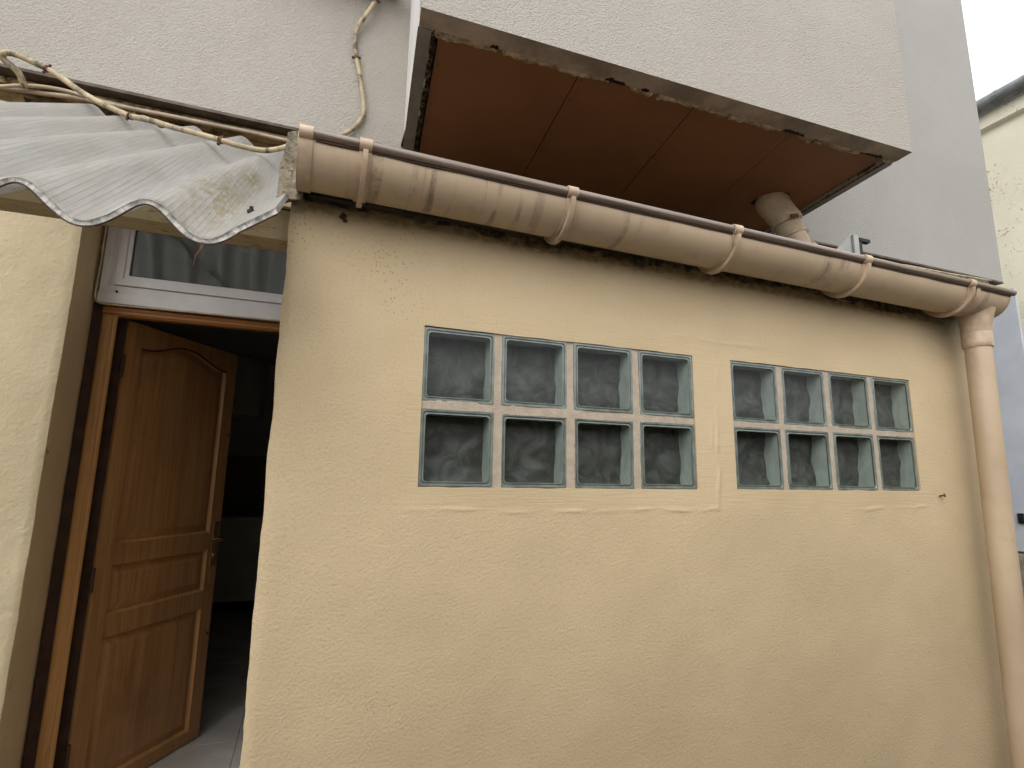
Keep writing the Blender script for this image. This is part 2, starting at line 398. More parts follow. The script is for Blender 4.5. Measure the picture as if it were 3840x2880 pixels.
def rough(o, amp, s, cuts=0):
    bm = bmesh.new(); bm.from_mesh(o.data)
    if cuts:
        bmesh.ops.subdivide_edges(bm, edges=bm.edges[:], cuts=cuts, use_grid_fill=True)
    for v in bm.verts:
        p = v.co.copy()
        v.co += Vector((NZ(p.x, p.y, p.z, s), NZ(p.x+7, p.y, p.z, s), NZ(p.x, p.y+5, p.z, s)))*amp
        v.co += Vector((NZ(p.x, p.y, p.z+3, s*3), NZ(p.x+7, p.y, p.z, s*3), NZ(p.x, p.y+5, p.z, s*3)))*amp*.5
    bm.to_mesh(o.data); bm.free()

# ------------------------------------------------------------------ ground
g = MB(); g.add([(-150, -150, GROUND), (150, -150, GROUND), (150, 150, GROUND), (-150, 150, GROUND)], [(0, 1, 2, 3)])
tag(g.build('ground', 'ground_concrete'), kind='structure')

# ------------------------------------------------------------------ lean-to annex
WX0, WX1, WZ0, WZ1 = -0.335, 2.135, GROUND-.02, 0.70
annex = thing('kitchen_annex', 'low cream rendered kitchen annex with two glass block windows under the beige gutter', 'annex')
S = .19
GR = [dict(x0=0.0, z0=0.0, jx=.0199, jz=.0201), dict(x0=.9632, z0=.0026, jx=.0178, jz=.0162)]
for q in GR: q['x1'] = q['x0']+4*S+3*q['jx']; q['z1'] = q['z0']+2*S+q['jz']
def lines(a, b, must, step):
    out = sorted(set([a, b]+must)); r = []
    for p, q in zip(out[:-1], out[1:]):
        n = max(1, int(round((q-p)/step)))
        r += [p+(q-p)*k/n for k in range(n)]
    return r+[out[-1]]
xs = lines(WX0, WX1, [GR[0]['x0'], GR[0]['x1'], GR[1]['x0'], GR[1]['x1']]+[.862+.004*k for k in range(18)], .012)
zs = lines(WZ0, WZ1, [GR[0]['z0'], GR[0]['z1'], GR[1]['z0'], GR[1]['z1']]+[-.078+.0035*k for k in range(12)]+[.440+.004*k for k in range(8)], .012)
def sst(a, lo, hi):
    t = min(max((a-lo)/(hi-lo), 0), 1); return t*t*(3-2*t)
def ridge(x, z):
    xw = x+NZ(x, 1, z, 11)*.008+NZ(x, 1, z, 40)*.003-.045*z; zw = z+NZ(x, 2, z, 7)*.008+NZ(x, 2, z, 33)*.004
    brk = min(max(.45+NZ(x, 7, z, 14)*1.1+NZ(x, 7, z, 50)*.5, 0), 1)
    h = math.exp(-((xw-.893)/.006)**2)*sst(z, -.07, -.03)*(1-sst(z, .43, .47))*1.2
    h += math.exp(-((xw-.874)/.004)**2)*sst(z, .05, .15)*(1-sst(z, .36, .42))*.7
    h += math.exp(-((zw+.058)/.0045)**2)*sst(x, -.06, .02)*(1-sst(x, .88, .94))*.8
    h += math.exp(-((zw+.056)/.0045)**2)*sst(x, 1.40, 1.5)*(1-sst(x, 1.78, 1.84))*.8
    h += math.exp(-((zw-.454)/.005)**2)*sst(x, .6, .9)*(1-sst(x, 1.0, 1.2))*.7
    return h*brk
def wall_y(x, z):
    d = 1.0
    for q in GR:
        dx = max(q['x0']-x, x-q['x1'], 0); dz = max(q['z0']-z, z-q['z1'], 0)
        d = min(d, math.hypot(dx, dz)/.05)
    return -.0032*ridge(x, z)+(NZ(x, 0, z, 2.1)*.004+NZ(x, 3, z, 7)*.0016+NZ(x, 5, z, 19)*.0007)*(.25+.75*min(d, 1))
b = MB(); nx, nz = len(xs), len(zs)
def wp(x, z, y=None):
    dx = 0
    if x <= WX0+1e-6: dx = NZ(0, 2, z, 9)*.004+NZ(0, 2, z, 34)*.0018
    ex = 0
    for q in GR:          # hand-cut edges of the openings
        if abs(z-q['z0']) < 1e-6 or abs(z-q['z1']) < 1e-6:
            if q['x0'] <= x <= q['x1']: ex = NZ(x, 9, z, 16)*.0022
    return (x+dx, wall_y(x, z) if y is None else y, z+ex)
# corner rounding: the outermost column is pushed back
vs_ = []
for z in zs:
    for i, x in enumerate(xs):
        p = list(wp(x, z))
        if i == 0: p[1] += .012
        if i == 1: p[1] += .002
        vs_.append(p)
def inside(x, z):
    return any(q['x0'] < x < q['x1'] and q['z0'] < z < q['z1'] for q in GR)
fs = [(j*nx+i, j*nx+i+1, (j+1)*nx+i+1, (j+1)*nx+i) for j in range(nz-1) for i in range(nx-1)
      if not inside((xs[i]+xs[i+1])/2, (zs[j]+zs[j+1])/2)]
b.add(vs_, fs)
# reveals of the openings, flank, top and right end
for q in GR:
    loop = []
    ix = [i for i in range(nx) if q['x0']-1e-6 <= xs[i] <= q['x1']+1e-6]; jz = [j for j in range(nz) if q['z0']-1e-6 <= zs[j] <= q['z1']+1e-6]
    loop += [jz[0]*nx+i for i in ix]+[j*nx+ix[-1] for j in jz[1:]]+[jz[-1]*nx+i for i in reversed(ix[:-1])]+[j*nx+ix[0] for j in reversed(jz[1:-1])]
    a = [vs_[k] for k in loop]; c = [(p[0], .10, p[2]) for p in a]; n = len(a)
    b.add(a+c, [(k, (k+1) % n, n+(k+1) % n, n+k) for k in range(n)])
L = [vs_[j*nx] for j in range(nz)]
b.add(L+[(p[0]+NZ(0, 1, p[2], 20)*.002, 1.20, p[2]) for p in L], [(j, j+1, nz+j+1, nz+j) for j in range(nz-1)])
Rr = [vs_[j*nx+nx-1] for j in range(nz)]
b.add(Rr+[(p[0], 1.20, p[2]) for p in Rr], [(j, j+1, nz+j+1, nz+j) for j in range(nz-1)])
fwo = b.build('front_wall', 'annex_render', annex, smooth='all', recalc=False)
ca = fwo.data.color_attributes.new('msk', 'FLOAT_COLOR', 'POINT')
for i, vtx in enumerate(fwo.data.vertices):
    x, z = vtx.co.x, vtx.co.z; wob = NZ(x, 4, z, 9)*.02
    sm_ = sst(x+wob, -.05, -.015)*(1-sst(x+wob, 1.81, 1.85))*sst(z+wob, -.07, -.045)*(1-sst(z+wob, .44, .47))
    sc2 = math.exp(-((x-1.45)/.12)**2-((z+.76)/.075)**2)
    pt = max(0, min(1, .25+NZ(x, 6, z, 6)*2.0))*(1-sst(x, -.1, .15))*sst(z, .25, .45)+.6*max(0, min(1, NZ(x, 8, z, 5)*5-2.4))
    ca.data[i].color = (sm_, sc2, pt, 1)
ib = MB()
for (x0, x1, z0, z1) in ((WX0+.01, WX1-.01, WZ0, -.001), (WX0+.01, WX1-.01, GR[0]['z1']+.001, .69), (WX0+.01, -.001, -.001, .402),
                         (GR[0]['x1']+.001, GR[1]['x0']-.001, -.001, .402), (GR[1]['x1']+.001, WX1-.01, -.001, .402)):
    ib.add([(x0, .14, z0), (x1, .14, z0), (x1, .14, z1), (x0, .14, z1)], [(0, 3, 2, 1)])
ib.build('inner_wall', 'interior_paint', annex, recalc=False)

# glass block windows
bid = 0
for gi, q in enumerate(GR):
    YM = .0045
    mb = MB()
    # mortar grid as recessed bars with slightly uneven face
    def bar(x0, x1, z0, z1, mb=mb):
        nxx = max(2, int((x1-x0)/.012)); nzz = max(2, int((z1-z0)/.012))
        vv = []
        for j in range(nzz+1):
            for i in range(nxx+1):
                x = x0+(x1-x0)*i/nxx; z = z0+(z1-z0)*j/nzz
                vv.append((x, YM+NZ(x, 1, z, 60)*.0018+NZ(x, 1, z, 12)*.002, z))
        mb.add(vv, [(j*(nxx+1)+i, j*(nxx+1)+i+1, (j+1)*(nxx+1)+i+1, (j+1)*(nxx+1)+i) for j in range(nzz) for i in range(nxx)])
    zj0, zj1 = q['z0']+S, q['z0']+S+q['jz']
    bar(q['x0'], q['x1'], zj0-.003, zj1+.003)
    for c in range(3):
        xa = q['x0']+c*(S+q['jx'])+S
        bar(xa-.003, xa+q['jx']+.003, q['z0'], zj0-.003); bar(xa-.003, xa+q['jx']+.003, zj1+.003, q['z1'])
    win = mb.build('glass_block_window', 'mortar_joint', annex, smooth='all', recalc=False)
    tag(win, 'large glass block window beside the doorway' if gi == 0 else 'glass block window near the downpipe')
    for r in range(2):
        for c in range(4):
            bid += 1
            bx = q['x0']+c*(S+q['jx'])+random.uniform(-.001, .001); bz = q['z0']+(1-r)*(S+q['jz'])+random.uniform(-.001, .001)
            y0 = .0035+random.uniform(-.0015, .002)
            gb = MB()
            def rr(inset, y, rad, n=4):
                out = []; a0, a1 = inset, S-inset
                for (cx, cz, st) in ((a1-rad, a1-rad, 0), (a0+rad, a1-rad, PI/2), (a0+rad, a0+rad, PI), (a1-rad, a0+rad, 3*PI/2)):
                    for k in range(n+1):
                        t = st+PI/2*k/n; out.append((bx+cx+rad*math.cos(t), y, bz+cz+rad*math.sin(t)))
                return out
            rings = [rr(-.0005, .03, .003), rr(.0, y0+.002, .003), rr(.0015, y0, .003), rr(.0062, y0, .006), rr(.0078, y0+.0035, .007), rr(.0090, y0+.0035, .007), rr(.0104, y0+.0005, .008), rr(.0128, y0+.0003, .009)]
            n = len(rings[0]); vv = [p for rg in rings for p in rg]
            gb.add(vv, [(i*n+k, i*n+(k+1) % n, (i+1)*n+(k+1) % n, (i+1)*n+k) for i in range(len(rings)-1) for k in range(n)], 0)
            gb.add(rings[-1], [tuple(range(n))], 1)
            ins = .0095; G = 14; xa, xb, za, zb = bx+ins, bx+S-ins, bz+ins, bz+S-ins
            def by(x, z):
                ux, uz = (x-bx)/S, (z-bz)/S
                sw = noise.noise(Vector((ux*2.6+bid*3.7, uz*2.6+bid*1.3, bid)))*.013+noise.noise(Vector((ux*6+bid, uz*6, bid*2)))*.007
                return .062+sw
            bk = [(xa+(xb-xa)*i/G, by(xa+(xb-xa)*i/G, za+(zb-za)*j/G), za+(zb-za)*j/G) for j in range(G+1) for i in range(G+1)]
            gb.add(bk, [(j*(G+1)+i, j*(G+1)+i+1, (j+1)*(G+1)+i+1, (j+1)*(G+1)+i) for j in range(G) for i in range(G)], 3)
            per = [i for i in range(G+1)]+[j*(G+1)+G for j in range(1, G+1)]+[G*(G+1)+i for i in range(G-1, -1, -1)]+[j*(G+1) for j in range(G-1, 0, -1)]
            fr = [(bk[k][0], y0+.006, bk[k][2]) for k in per]; bb = [bk[k] for k in per]; n = len(per)
            gb.add(fr+bb, [(k, (k+1) % n, n+(k+1) % n, n+k) for k in range(n)], 2)
            gb.build('glass_block', ['block_rim', 'block_pane', 'block_inside', 'block_back'], win, smooth=True, recalc=False)
    bp = MB(); bp.add([(q['x0']-.01, .101, q['z0']-.01), (q['x1']+.01, .101, q['z0']-.01), (q['x1']+.01, .101, q['z1']+.01), (q['x0']-.01, .101, q['z1']+.01)], [(0, 1, 2, 3)])
    bp.build('back_seal', 'dark_hole', win, recalc=False)

# fascia board, concrete verge, roof, nail
fb = box('fascia_board', 'fascia_grey', annex, -.30, WX1, -.016, .06, .688, .735)
rough(fb, .004, 9, 24)
vo = MB()
for k in range(15):
    y = -.052+k*.05; zt = .826+.50*(y+.05); zb = .640+.50*(y+.05)
    vo.v += [(-.366, y, zb), (-.309, y, zb+.012), (-.316, y, zt), (-.352, y, zt-.010)]
for k in range(14):
    for e in range(4): vo.f.append((k*4+e, k*4+(e+1) % 4, k*4+4+(e+1) % 4, k*4+4+e)); vo.mi.append(0)
vo.f += [(0, 3, 2, 1), (56, 57, 58, 59)]; vo.mi += [0, 0]
vg = vo.build('concrete_verge', 'verge_concrete', annex, smooth=True)
bm = bmesh.new(); bm.from_mesh(vg.data)
bmesh.ops.subdivide_edges(bm, edges=bm.edges[:], cuts=5, use_grid_fill=True); bm.to_mesh(vg.data); bm.free()
rough(vg, .007, 26); vg['label'] = 'rough grey concrete verge edge'
rf = MB(); NXr = 100
for j in range(9):
    y = -.05+1.14*j/8
    for i in range(NXr+1):
        x = -.31+(WX1+.03+.31)*i/NXr
        rf.v.append((x, y, .735+.52*(y+.05)-.012*abs(math.cos(PI*(x+.3)/.2))))
for j in range(8):
    for i in range(NXr): rf.f.append((j*(NXr+1)+i, j*(NXr+1)+i+1, (j+1)*(NXr+1)+i+1, (j+1)*(NXr+1)+i)); rf.mi.append(0)
rf.build('roof', 'roof_tile', annex, smooth='all', recalc=False)
for (x, z, r_) in ((-.215, .652, .009), (-.209, .641, .006)):
    pc = MB(); pc.add([(x+r_*random.uniform(.6, 1.3)*math.cos(a), -.0042, z+r_*random.uniform(.6, 1.4)*math.sin(a)) for a in [2*PI*k/9 for k in range(9)]]+[(x, -.0046, z)], [(k, (k+1) % 9, 9) for k in range(9)])
    pc.build('chipped_spot', 'dark_stain_shade', annex, recalc=False)
nl = MB(); nl.tube([(1.871, .003, -.015), (1.872, -.014, -.012)], [.003, .003], 6); nl.tube([(1.872, -.014, -.012), (1.874, -.018, -.011)], [.007, .006], 8)
nl.build('nail', 'rust', annex)

# ------------------------------------------------------------------ main house
house = thing('main_house', 'tall house with pale roughcast upper wall, projecting bay and an open wooden door', 'house')
HY = 1.10
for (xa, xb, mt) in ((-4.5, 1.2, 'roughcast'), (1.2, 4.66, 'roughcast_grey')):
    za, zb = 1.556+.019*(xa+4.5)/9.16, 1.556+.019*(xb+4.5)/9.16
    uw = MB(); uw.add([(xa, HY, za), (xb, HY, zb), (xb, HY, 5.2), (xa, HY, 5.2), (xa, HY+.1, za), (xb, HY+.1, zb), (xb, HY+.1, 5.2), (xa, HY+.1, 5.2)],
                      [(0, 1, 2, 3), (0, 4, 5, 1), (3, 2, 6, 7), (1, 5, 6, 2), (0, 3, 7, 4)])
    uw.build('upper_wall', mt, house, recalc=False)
box('side_wall', 'roughcast', house, 4.10, 4.42, HY+.101, 7.0, GROUND, 5.19)
# starter rail under the insulation and the strip of old wall below it
rl = MB(); rl.add([(-4.5, HY-.006, 1.540), (4.655, HY-.006, 1.559), (4.655, HY-.006, 1.572), (-4.5, HY-.006, 1.553),
                   (-4.5, HY+.1, 1.540), (4.655, HY+.1, 1.559), (4.655, HY+.1, 1.572), (-4.5, HY+.1, 1.553)],
                  [(0, 1, 2, 3), (0, 4, 5, 1), (4, 7, 6, 5), (3, 2, 6, 7), (1, 5, 6, 2), (0, 3, 7, 4)])
rl.build('starter_rail', 'rail_dark', house)
rl2 = MB(); rl2.box(-4.5, 4.64, HY+.045, HY+.09, 1.515, 1.541); rl2.build('foam_strip', 'old_wall_yellow', house)
# lower walls
box('old_wall_strip', 'old_wall_yellow', house, -4.4, 4.60, 1.201, 1.55, 1.30, 1.70)
lw = MB()
zsl = [GROUND-.02+(1.24-GROUND)*k/60 for k in range(61)]
def rev_x(z): return -1.168+.004*z+NZ(1, 2, z, 7)*.0018+NZ(1, 2, z, 31)*.0022+NZ(1, 2, z, 90)*.001
NXL = 90; xl = [-4.4]+[-2.4+1.232*k/(NXL-1) for k in range(NXL)]
vv = []
for z in zsl:
    for i, x in enumerate(xl):
        if i == len(xl)-1: x = rev_x(z)
        y = 1.20+NZ(x, 4, z, 2.5)*.006+NZ(x, 4, z, 9)*.003
        if i == len(xl)-1: y += .006
        vv.append((x, y, z))
n = len(xl); lw.add(vv, [(j*n+i, j*n+i+1, (j+1)*n+i+1, (j+1)*n+i) for j in range(60) for i in range(n-1)])
lw.build('lower_wall', 'house_render', house, smooth='all', recalc=False)
rv = MB(); ys = [0, .08, .16, .24, .36]
vv = [(rev_x(z)-.018*ys[k]/.27+(.002 if k else 0), 1.206+ys[k]+(vv[(j+1)*n-1][1]-1.206 if k == 0 else 0), z) for j, z in enumerate(zsl) for k in range(5)]
rv.add(vv, [(j*5+i, j*5+i+1, (j+1)*5+i+1, (j+1)*5+i) for j in range(60) for i in range(4)])
rv.build('door_reveal', 'reveal_render', house, smooth='all', recalc=False)
box('lintel', 'reveal_render', house, -4.4, 4.0, 1.21, 1.56, 1.235, 1.302)
box('back_wall', 'interior_paint', house, -.243, 4.09, 1.205, 1.56, GROUND, 1.234)

# door frame: dark gap board, moulded wood frame, head
fr_ = MB(); fr_.box(-1.180, -1.130, 1.482, 1.56, GROUND, .752); fr_.build('dark_jamb_board', 'dark_stain_shade', house)
jb = MB()
prof = [(-1.112, 1.56), (-1.112, 1.470), (-1.106, 1.464), (-1.086, 1.463), (-1.083, 1.467), (-1.080, 1.467), (-1.077, 1.462), (-1.071, 1.462), (-1.068, 1.468), (-1.066, 1.472), (-1.072, 1.476), (-1.088, 1.480), (-1.088, 1.56)]
prof = [(-1.138+(x+1.112)*1.28, y) for x, y in prof]; jb.prism(prof, GROUND, .7095); jb.prism([(-.245-(x+1.138), y) for x, y in prof], GROUND, .7095)
jb.build('door_jamb', 'frame_wood', house, bevel=.0015)
rbt = MB(); rbt.box(-1.1065, -1.1025, 1.482, 1.548, GROUND, .7095); rbt.box(-1.1065, -1.066, 1.5485, 1.5595, GROUND, .7095); rbt.build('rebate_shade', 'dark_stain_shade', house)  # dark strips that put the shade of the open rebate into colour
hd = MB()
hp = [(1.56, .750), (1.470, .750), (1.464, .744), (1.463, .735), (1.467, .732), (1.467, .729), (1.462, .726), (1.462, .719), (1.468, .716), (1.472, .711), (1.512, .711), (1.512, .725), (1.56, .725)]
hd.sweep_x(hp, [-1.137, -.246], lambda x: 0); hd.build('door_head', 'frame_wood_flat', house)
# threshold
box('threshold', 'grout', house, -1.10, -.25, 1.44, 1.60, GROUND, FLOOR+.001, .004)

# open door, hinged on the left jamb
HX, HYd, DA, DW = -1.057, 1.549, R(57.7), .722
Ux, Uy = math.cos(DA), math.sin(DA); Nx, Ny = Uy, -Ux
DZ0, DZ1 = FLOOR+.008, .712
def D(u, d, z): return (HX+Ux*u+Nx*d, HYd+Uy*u+Ny*d, z)     # d: proud of the door's outer face (0 = face)
def dbox(b, u0, u1, d0, d1, z0, z1, mi=0):
    P = [D(u0, d0, z0), D(u1, d0, z0), D(u1, d1, z0), D(u0, d1, z0), D(u0, d0, z1), D(u1, d0, z1), D(u1, d1, z1), D(u0, d1, z1)]
    b.add(P, [(0, 3, 2, 1), (4, 5, 6, 7), (0, 1, 5, 4), (1, 2, 6, 5), (2, 3, 7, 6), (3, 0, 4, 7)], mi)
PU0, PU1 = .081, .645
def arch(u):
    t = (u-PU0)/(PU1-PU0)
    return .603+.062*math.sin(PI*min(max((t-.02)/.96, 0), 1))**2
db = MB()
T = .040
dbox(db, 0, PU0, -T, 0, DZ0, DZ1); dbox(db, PU1, DW, -T, 0, DZ0, DZ1)                    # stiles
for (z0, z1) in ((-.372, -.283), (-.672, -.582), (DZ0, -1.262)): dbox(db, PU0, PU1, -T, -.0005, z0, z1)     # rails
NA = 28; us = [PU0+(PU1-PU0)*k/NA for k in range(NA+1)]
for k in range(NA):                                                                           # arched top rail
    a, c = us[k], us[k+1]
    P = [D(a, -T, arch(a)), D(c, -T, arch(c)), D(c, -.0005, arch(c)), D(a, -.0005, arch(a)), D(a, -T, DZ1), D(c, -T, DZ1), D(c, -.0005, DZ1), D(a, -.0005, DZ1)]
    db.add(P, [(0, 3, 2, 1), (4, 5, 6, 7), (0, 1, 5, 4), (2, 3, 7, 6)])
door = db.build('door', 'door_wood', house, recalc=False); door['label'] = 'varnished wooden door standing open into the dark kitchen'
def panel(z0, top):
    pb = MB()
    # sunk field with a raised centre: rings follow the opening
    def ring(ins, d):
        pts = [(PU0+ins, z0+ins), (PU1-ins, z0+ins)]
        for k in range(NA+1):
            u = PU1-ins-(PU1-PU0-2*ins)*k/NA
            uu = PU0+(u-PU0-ins)*(PU1-PU0)/(PU1-PU0-2*ins)
            pts.append((u, top(uu)-ins))
        return [D(u, d, z) for u, z in pts]
    R_ = [ring(0.0, -.0008), ring(.004, -.010), ring(.009, -.018), ring(.016, -.0185), ring(.046, -.006), ring(.049, -.0055)]
    n = len(R_[0])
    for i in range(len(R_)-1):
        pb.add(R_[i]+R_[i+1], [(k, (k+1) % n, n+(k+1) % n, n+k) for k in range(n)], 1 if i < 2 else 0)
    pb.add(R_[-1], [tuple(range(n))], 0)
    bk = ring(0, -T+.01); pb.add(bk, [tuple(reversed(range(n)))], 0)
    return pb.build('panel', ['door_wood', 'frame_wood'], door, smooth=True, recalc=False)
panel(-.283, arch); panel(-.582, lambda u: -.372); panel(-1.262, lambda u: -.672)
# dark line of the arched moulding
ab = MB(); ab.tube([D(u, -.003, arch(u)-.0045) for u in us], .0055, 6); ab.build('arch_moulding', 'red_groove', door, smooth=True)
# handle and plate
hb = MB(); dbox(hb, .668, .706, 0, .005, -.462, -.226); hp_ = hb.build('lock_plate', 'brass', door, bevel=.0015)
hl = MB(); hl.tube([D(.688, .003, -.322), D(.688, .040, -.322)], .009, 10)
hl.tube(catmull([D(.690, .040, -.322), D(.665, .050, -.322), D(.62, .048, -.326), D(.575, .042, -.330)], 4), [.0085]*9+[.0075]*3+[.007], 8)
hl.build('handle', 'brass', door, smooth=True)
ky = MB(); ky.tube([D(.688, .003, -.405), D(.688, .013, -.405)], .010, 10); ky.build('lock_cylinder', 'brass', door)
eb = MB(); dbox(eb, DW+.0002, DW+.002, -.031, -.009, -.47, -.22); eb.build('lock_edge_plate', 'brass', door)
for z in (.245, -.808):
    kb = MB(); kb.tube([D(.706, -.002, z), D(.706, .0012, z)], .0075, 12); kb.build('knot_hole', 'dark_hole', door)
for z in (.50, -.42, -1.1):
    kb = MB(); kb.tube([D(-.009, .006, z-.05), D(-.009, .006, z+.05)], .008, 8); kb.build('hinge', 'dark_stain_shade', door)

# transom window
tw = MB()
def frame_ring(b, x0, x1, z0, z1, wd, y0, y1):
    b.box(x0, x1, y0, y1, z0, z0+wd); b.box(x0, x1, y0, y1, z1-wd, z1); b.box(x0, x0+wd, y0, y1, z0+wd, z1-wd); b.box(x1-wd, x1, y0, y1, z0+wd, z1-wd)
tw.box(-1.158, -.245, 1.440, 1.50, .757, .806)
trans = tw.build('transom_window', 'white_upvc', house, bevel=.002)
trans['label'] = 'white framed transom window above the door'
def mitred(name, x0, x1, z0, z1, wd, y0, y1, step):
    # four mitred frame sides with a stepped inner lip
    for side in range(4):
        b = MB()
        def q(u, v, y):
            return {0: (x0+u, y, z0+v), 1: (x1-v, y, z0+u), 2: (x1-u, y, z1-v), 3: (x0+v, y, z1-u)}[side]
        Ln = (x1-x0) if side in (0, 2) else (z1-z0)
        g_ = .0004
        prof_ = [(0, y1), (0, y0), (wd*.62, y0), (wd*.68, y0+step), (wd, y0+step), (wd, y1)]
        A_ = [q(v+g_, v, y) for v, y in prof_]; B_ = [q(Ln-v-g_, v, y) for v, y in prof_]
        nn = len(prof_)
        b.add(A_+B_, [(k, (k+1) % nn, nn+(k+1) % nn, nn+k) for k in range(nn)]+[tuple(range(nn)), tuple(reversed(range(nn, 2*nn)))])
        b.build(name, 'white_upvc', trans)
mitred('frame_side', -1.156, -.247, .8075, 1.232, .050, 1.446, 1.50, .006)
mitred('sash_side', -1.104, -.299, .8440, 1.180, .048, 1.440, 1.495, .010)
pn = MB(); pn.box(-1.058, -.345, 1.462, 1.466, .891, 1.134); pn.build('pane', 'window_pane', trans)
gk = MB(); frame_ring(gk, -1.0565, -.3465, .8915, 1.1335, .006, 1.4575, 1.4615); gk.build('gasket', 'gasket', trans)
for x in (-1.09, ):
    hb = MB(); hb.tube([(x, 1.4385, .812), (x, 1.4465, .812)], .005, 10); hb.build('drain_hole', 'dark_hole', trans)

# unseen ledge added just above the frame to cast soft shade
box('shade_ledge', 'rail_dark', house, -.62, .0, .98, 1.099, 2.375, 2.43, .004)

# bay
BF = [(-.011, .239), (2.272, .190)]; BB = [(.071, HY-.001), (2.345, HY-.001)]
BZ = 1.544
def along(p, q, t): return (p[0]+(q[0]-p[0])*t, p[1]+(q[1]-p[1])*t)
bw = MB()
L0, L1, Rt0, Rt1 = BF[0], BB[0], BF[1], BB[1]
dL = 1/math.hypot(L1[0]-L0[0], L1[1]-L0[1]); fw = .078
Li, Ri = along(L0, L1, fw*dL), along(Rt0, Rt1, fw*dL)
bw.prism([L0, Rt0, Ri, Li], BZ, 5.2, 0, 1)                                   # front wall with mortar-coated underside
bay = bw.build('bay', ['roughcast', 'soffit_mortar'], house, recalc=False)
bay['label'] = 'projecting roughcast bay with a brown soffit'
sw_ = .050
sb = MB(); sb.prism([Li, (Li[0]+sw_, Li[1]), (L1[0]+sw_, L1[1]), L1], BZ+.003, 5.19, 0, 0); sb.build('left_side', 'bay_lit_side', bay, recalc=False)
sb = MB(); sb.prism([(Ri[0]-sw_, Ri[1]), Ri, Rt1, (Rt1[0]-sw_, Rt1[1])], BZ+.003, 5.19, 0, 0); sb.build('right_side', 'roughcast', bay, recalc=False)
sb = MB(); sb.prism([(Li[0]-.003, Li[1]+.004), (Li[0]+.045, Li[1]+.004), (L1[0]+.045, L1[1]), (L1[0]-.003, L1[1])], BZ-.002, BZ+.002); sb.build('edge_trim', 'trim_metal', bay)
sb = MB(); sb.prism([(Ri[0]-.035, Ri[1]+.02), (Ri[0]+.003, Ri[1]+.02), (Rt1[0]+.003, Rt1[1]), (Rt1[0]-.035, Rt1[1])], BZ-.002, BZ+.002); sb.build('edge_trim', 'trim_metal', bay)
sb = MB(); sb.box(.06, 2.28, .34, HY-.002, BZ+.040, BZ+.06); sb.build('soffit_backing', 'dark_hole', bay)
# soffit panels
Fy = lambda t: .318
def bx_l(t): return along((Li[0]+sw_, .30), (L1[0]+sw_, HY), t)
def bx_r(t): return along((Ri[0]-sw_, .265), (Rt1[0]-sw_, HY), t)
cuts = [((Li[0]+.072, Li[1]+.022), (L1[0]+.072, HY-.003)), ((.619, .330), (.682, HY-.003)), ((1.149, .315), (1.251, HY-.003)), ((1.667, .30), (1.790, HY-.003)), ((Ri[0]-.052, Ri[1]+.03), (Rt1[0]-.052, HY-.003))]
for k in range(4):
    (a0, a1), (b0, b1) = cuts[k], cuts[k+1]
    pb = MB(); e = .0022
    pb.prism([(a0[0]+e, a0[1]), (b0[0]-e, b0[1]), (b1[0]-e, b1[1]), (a1[0]+e, a1[1])], BZ+.016+.0012*(k % 2), BZ+.028)
    pb.build('soffit_panel', 'soffit_brown', bay, bevel=.001)
nb = MB()
for (a, c) in cuts:
    for s_ in (-1, 1):
        for k in range(7):
            p = along(a, c, .04+.15*k); x, y = p[0]+s_*.018, p[1]
            if .1 < x < 2.24: nb.tube([(x, y, BZ+.0145), (x, y, BZ+.02)], .0022, 5)
tag(nb.build('nail_heads', 'dark_hole', bay), kind='stuff')
# crumbling mortar along the inner edges
def crumble(name, p, q, inn, mat, wmin, wmax, holes, steps=150, seed=1, zdrop=.006):
    rnd = random.Random(seed); b = MB(); d = Vector((q[0]-p[0], q[1]-p[1], 0)); ln = d.length; d.normalize(); nrm = Vector((inn[0], inn[1], 0)).normalized()
    rows = []
    for k in range(steps+1):
        s_ = ln*k/steps; t = k/steps
        base = Vector((p[0], p[1], 0))+d*s_
        wdt = wmin+(wmax-wmin)*max(0, min(1, .5+NZ(s_, seed, 0, 5)*1.0+NZ(s_, seed, 3, 30)*.5))
        hole = any(a < t < c for a, c in holes)
        zz = BZ+.001-zdrop*max(0, NZ(s_, seed, 5, 12)+.2)
        if hole: zz = BZ+.014+.004*rnd.random(); wdt *= .9
        rows.append([base-nrm*.006, base+nrm*wdt*.4, base+nrm*wdt, base+nrm*(wdt+.004)])
        j = lambda: rnd.uniform(-.0022, .0022)
        z4 = [BZ+.004 if not hole else BZ+.012, zz+j(), zz+.003+j(), BZ+.020]
        for c_, z_ in zip(rows[-1], z4): b.v.append((c_.x+j()*.6, c_.y+j()*.6, z_))
    for k in range(steps):
        for e in range(3): b.f.append((k*4+e, k*4+e+1, k*4+5+e, k*4+4+e)); b.mi.append(0)
    return b.build(name, mat, bay, recalc=False)
crumble('crumbling_mortar', (Li[0]+.055, Li[1]+.001), (Ri[0]-.03, Ri[1]+.001), (0, 1), 'crumble', .012, .034, [(.105, .118), (.315, .36), (.40, .415), (.70, .755), (.915, .965)], 260, 3, .010)
crumble('crumbling_insulation', (Li[0]+.047, Li[1]+.01), (L1[0]+.047, HY), (1, 0), 'wool_dark', .010, .024, [(.3, .36), (.55, .6)], 200, 8, .010)
crumble('crumbling_sealant', (Rt1[0]-.034, HY), (Ri[0]-.034, Ri[1]+.01), (-1, 0), 'wool_dark', .006, .014, [], 140, 5, .004)
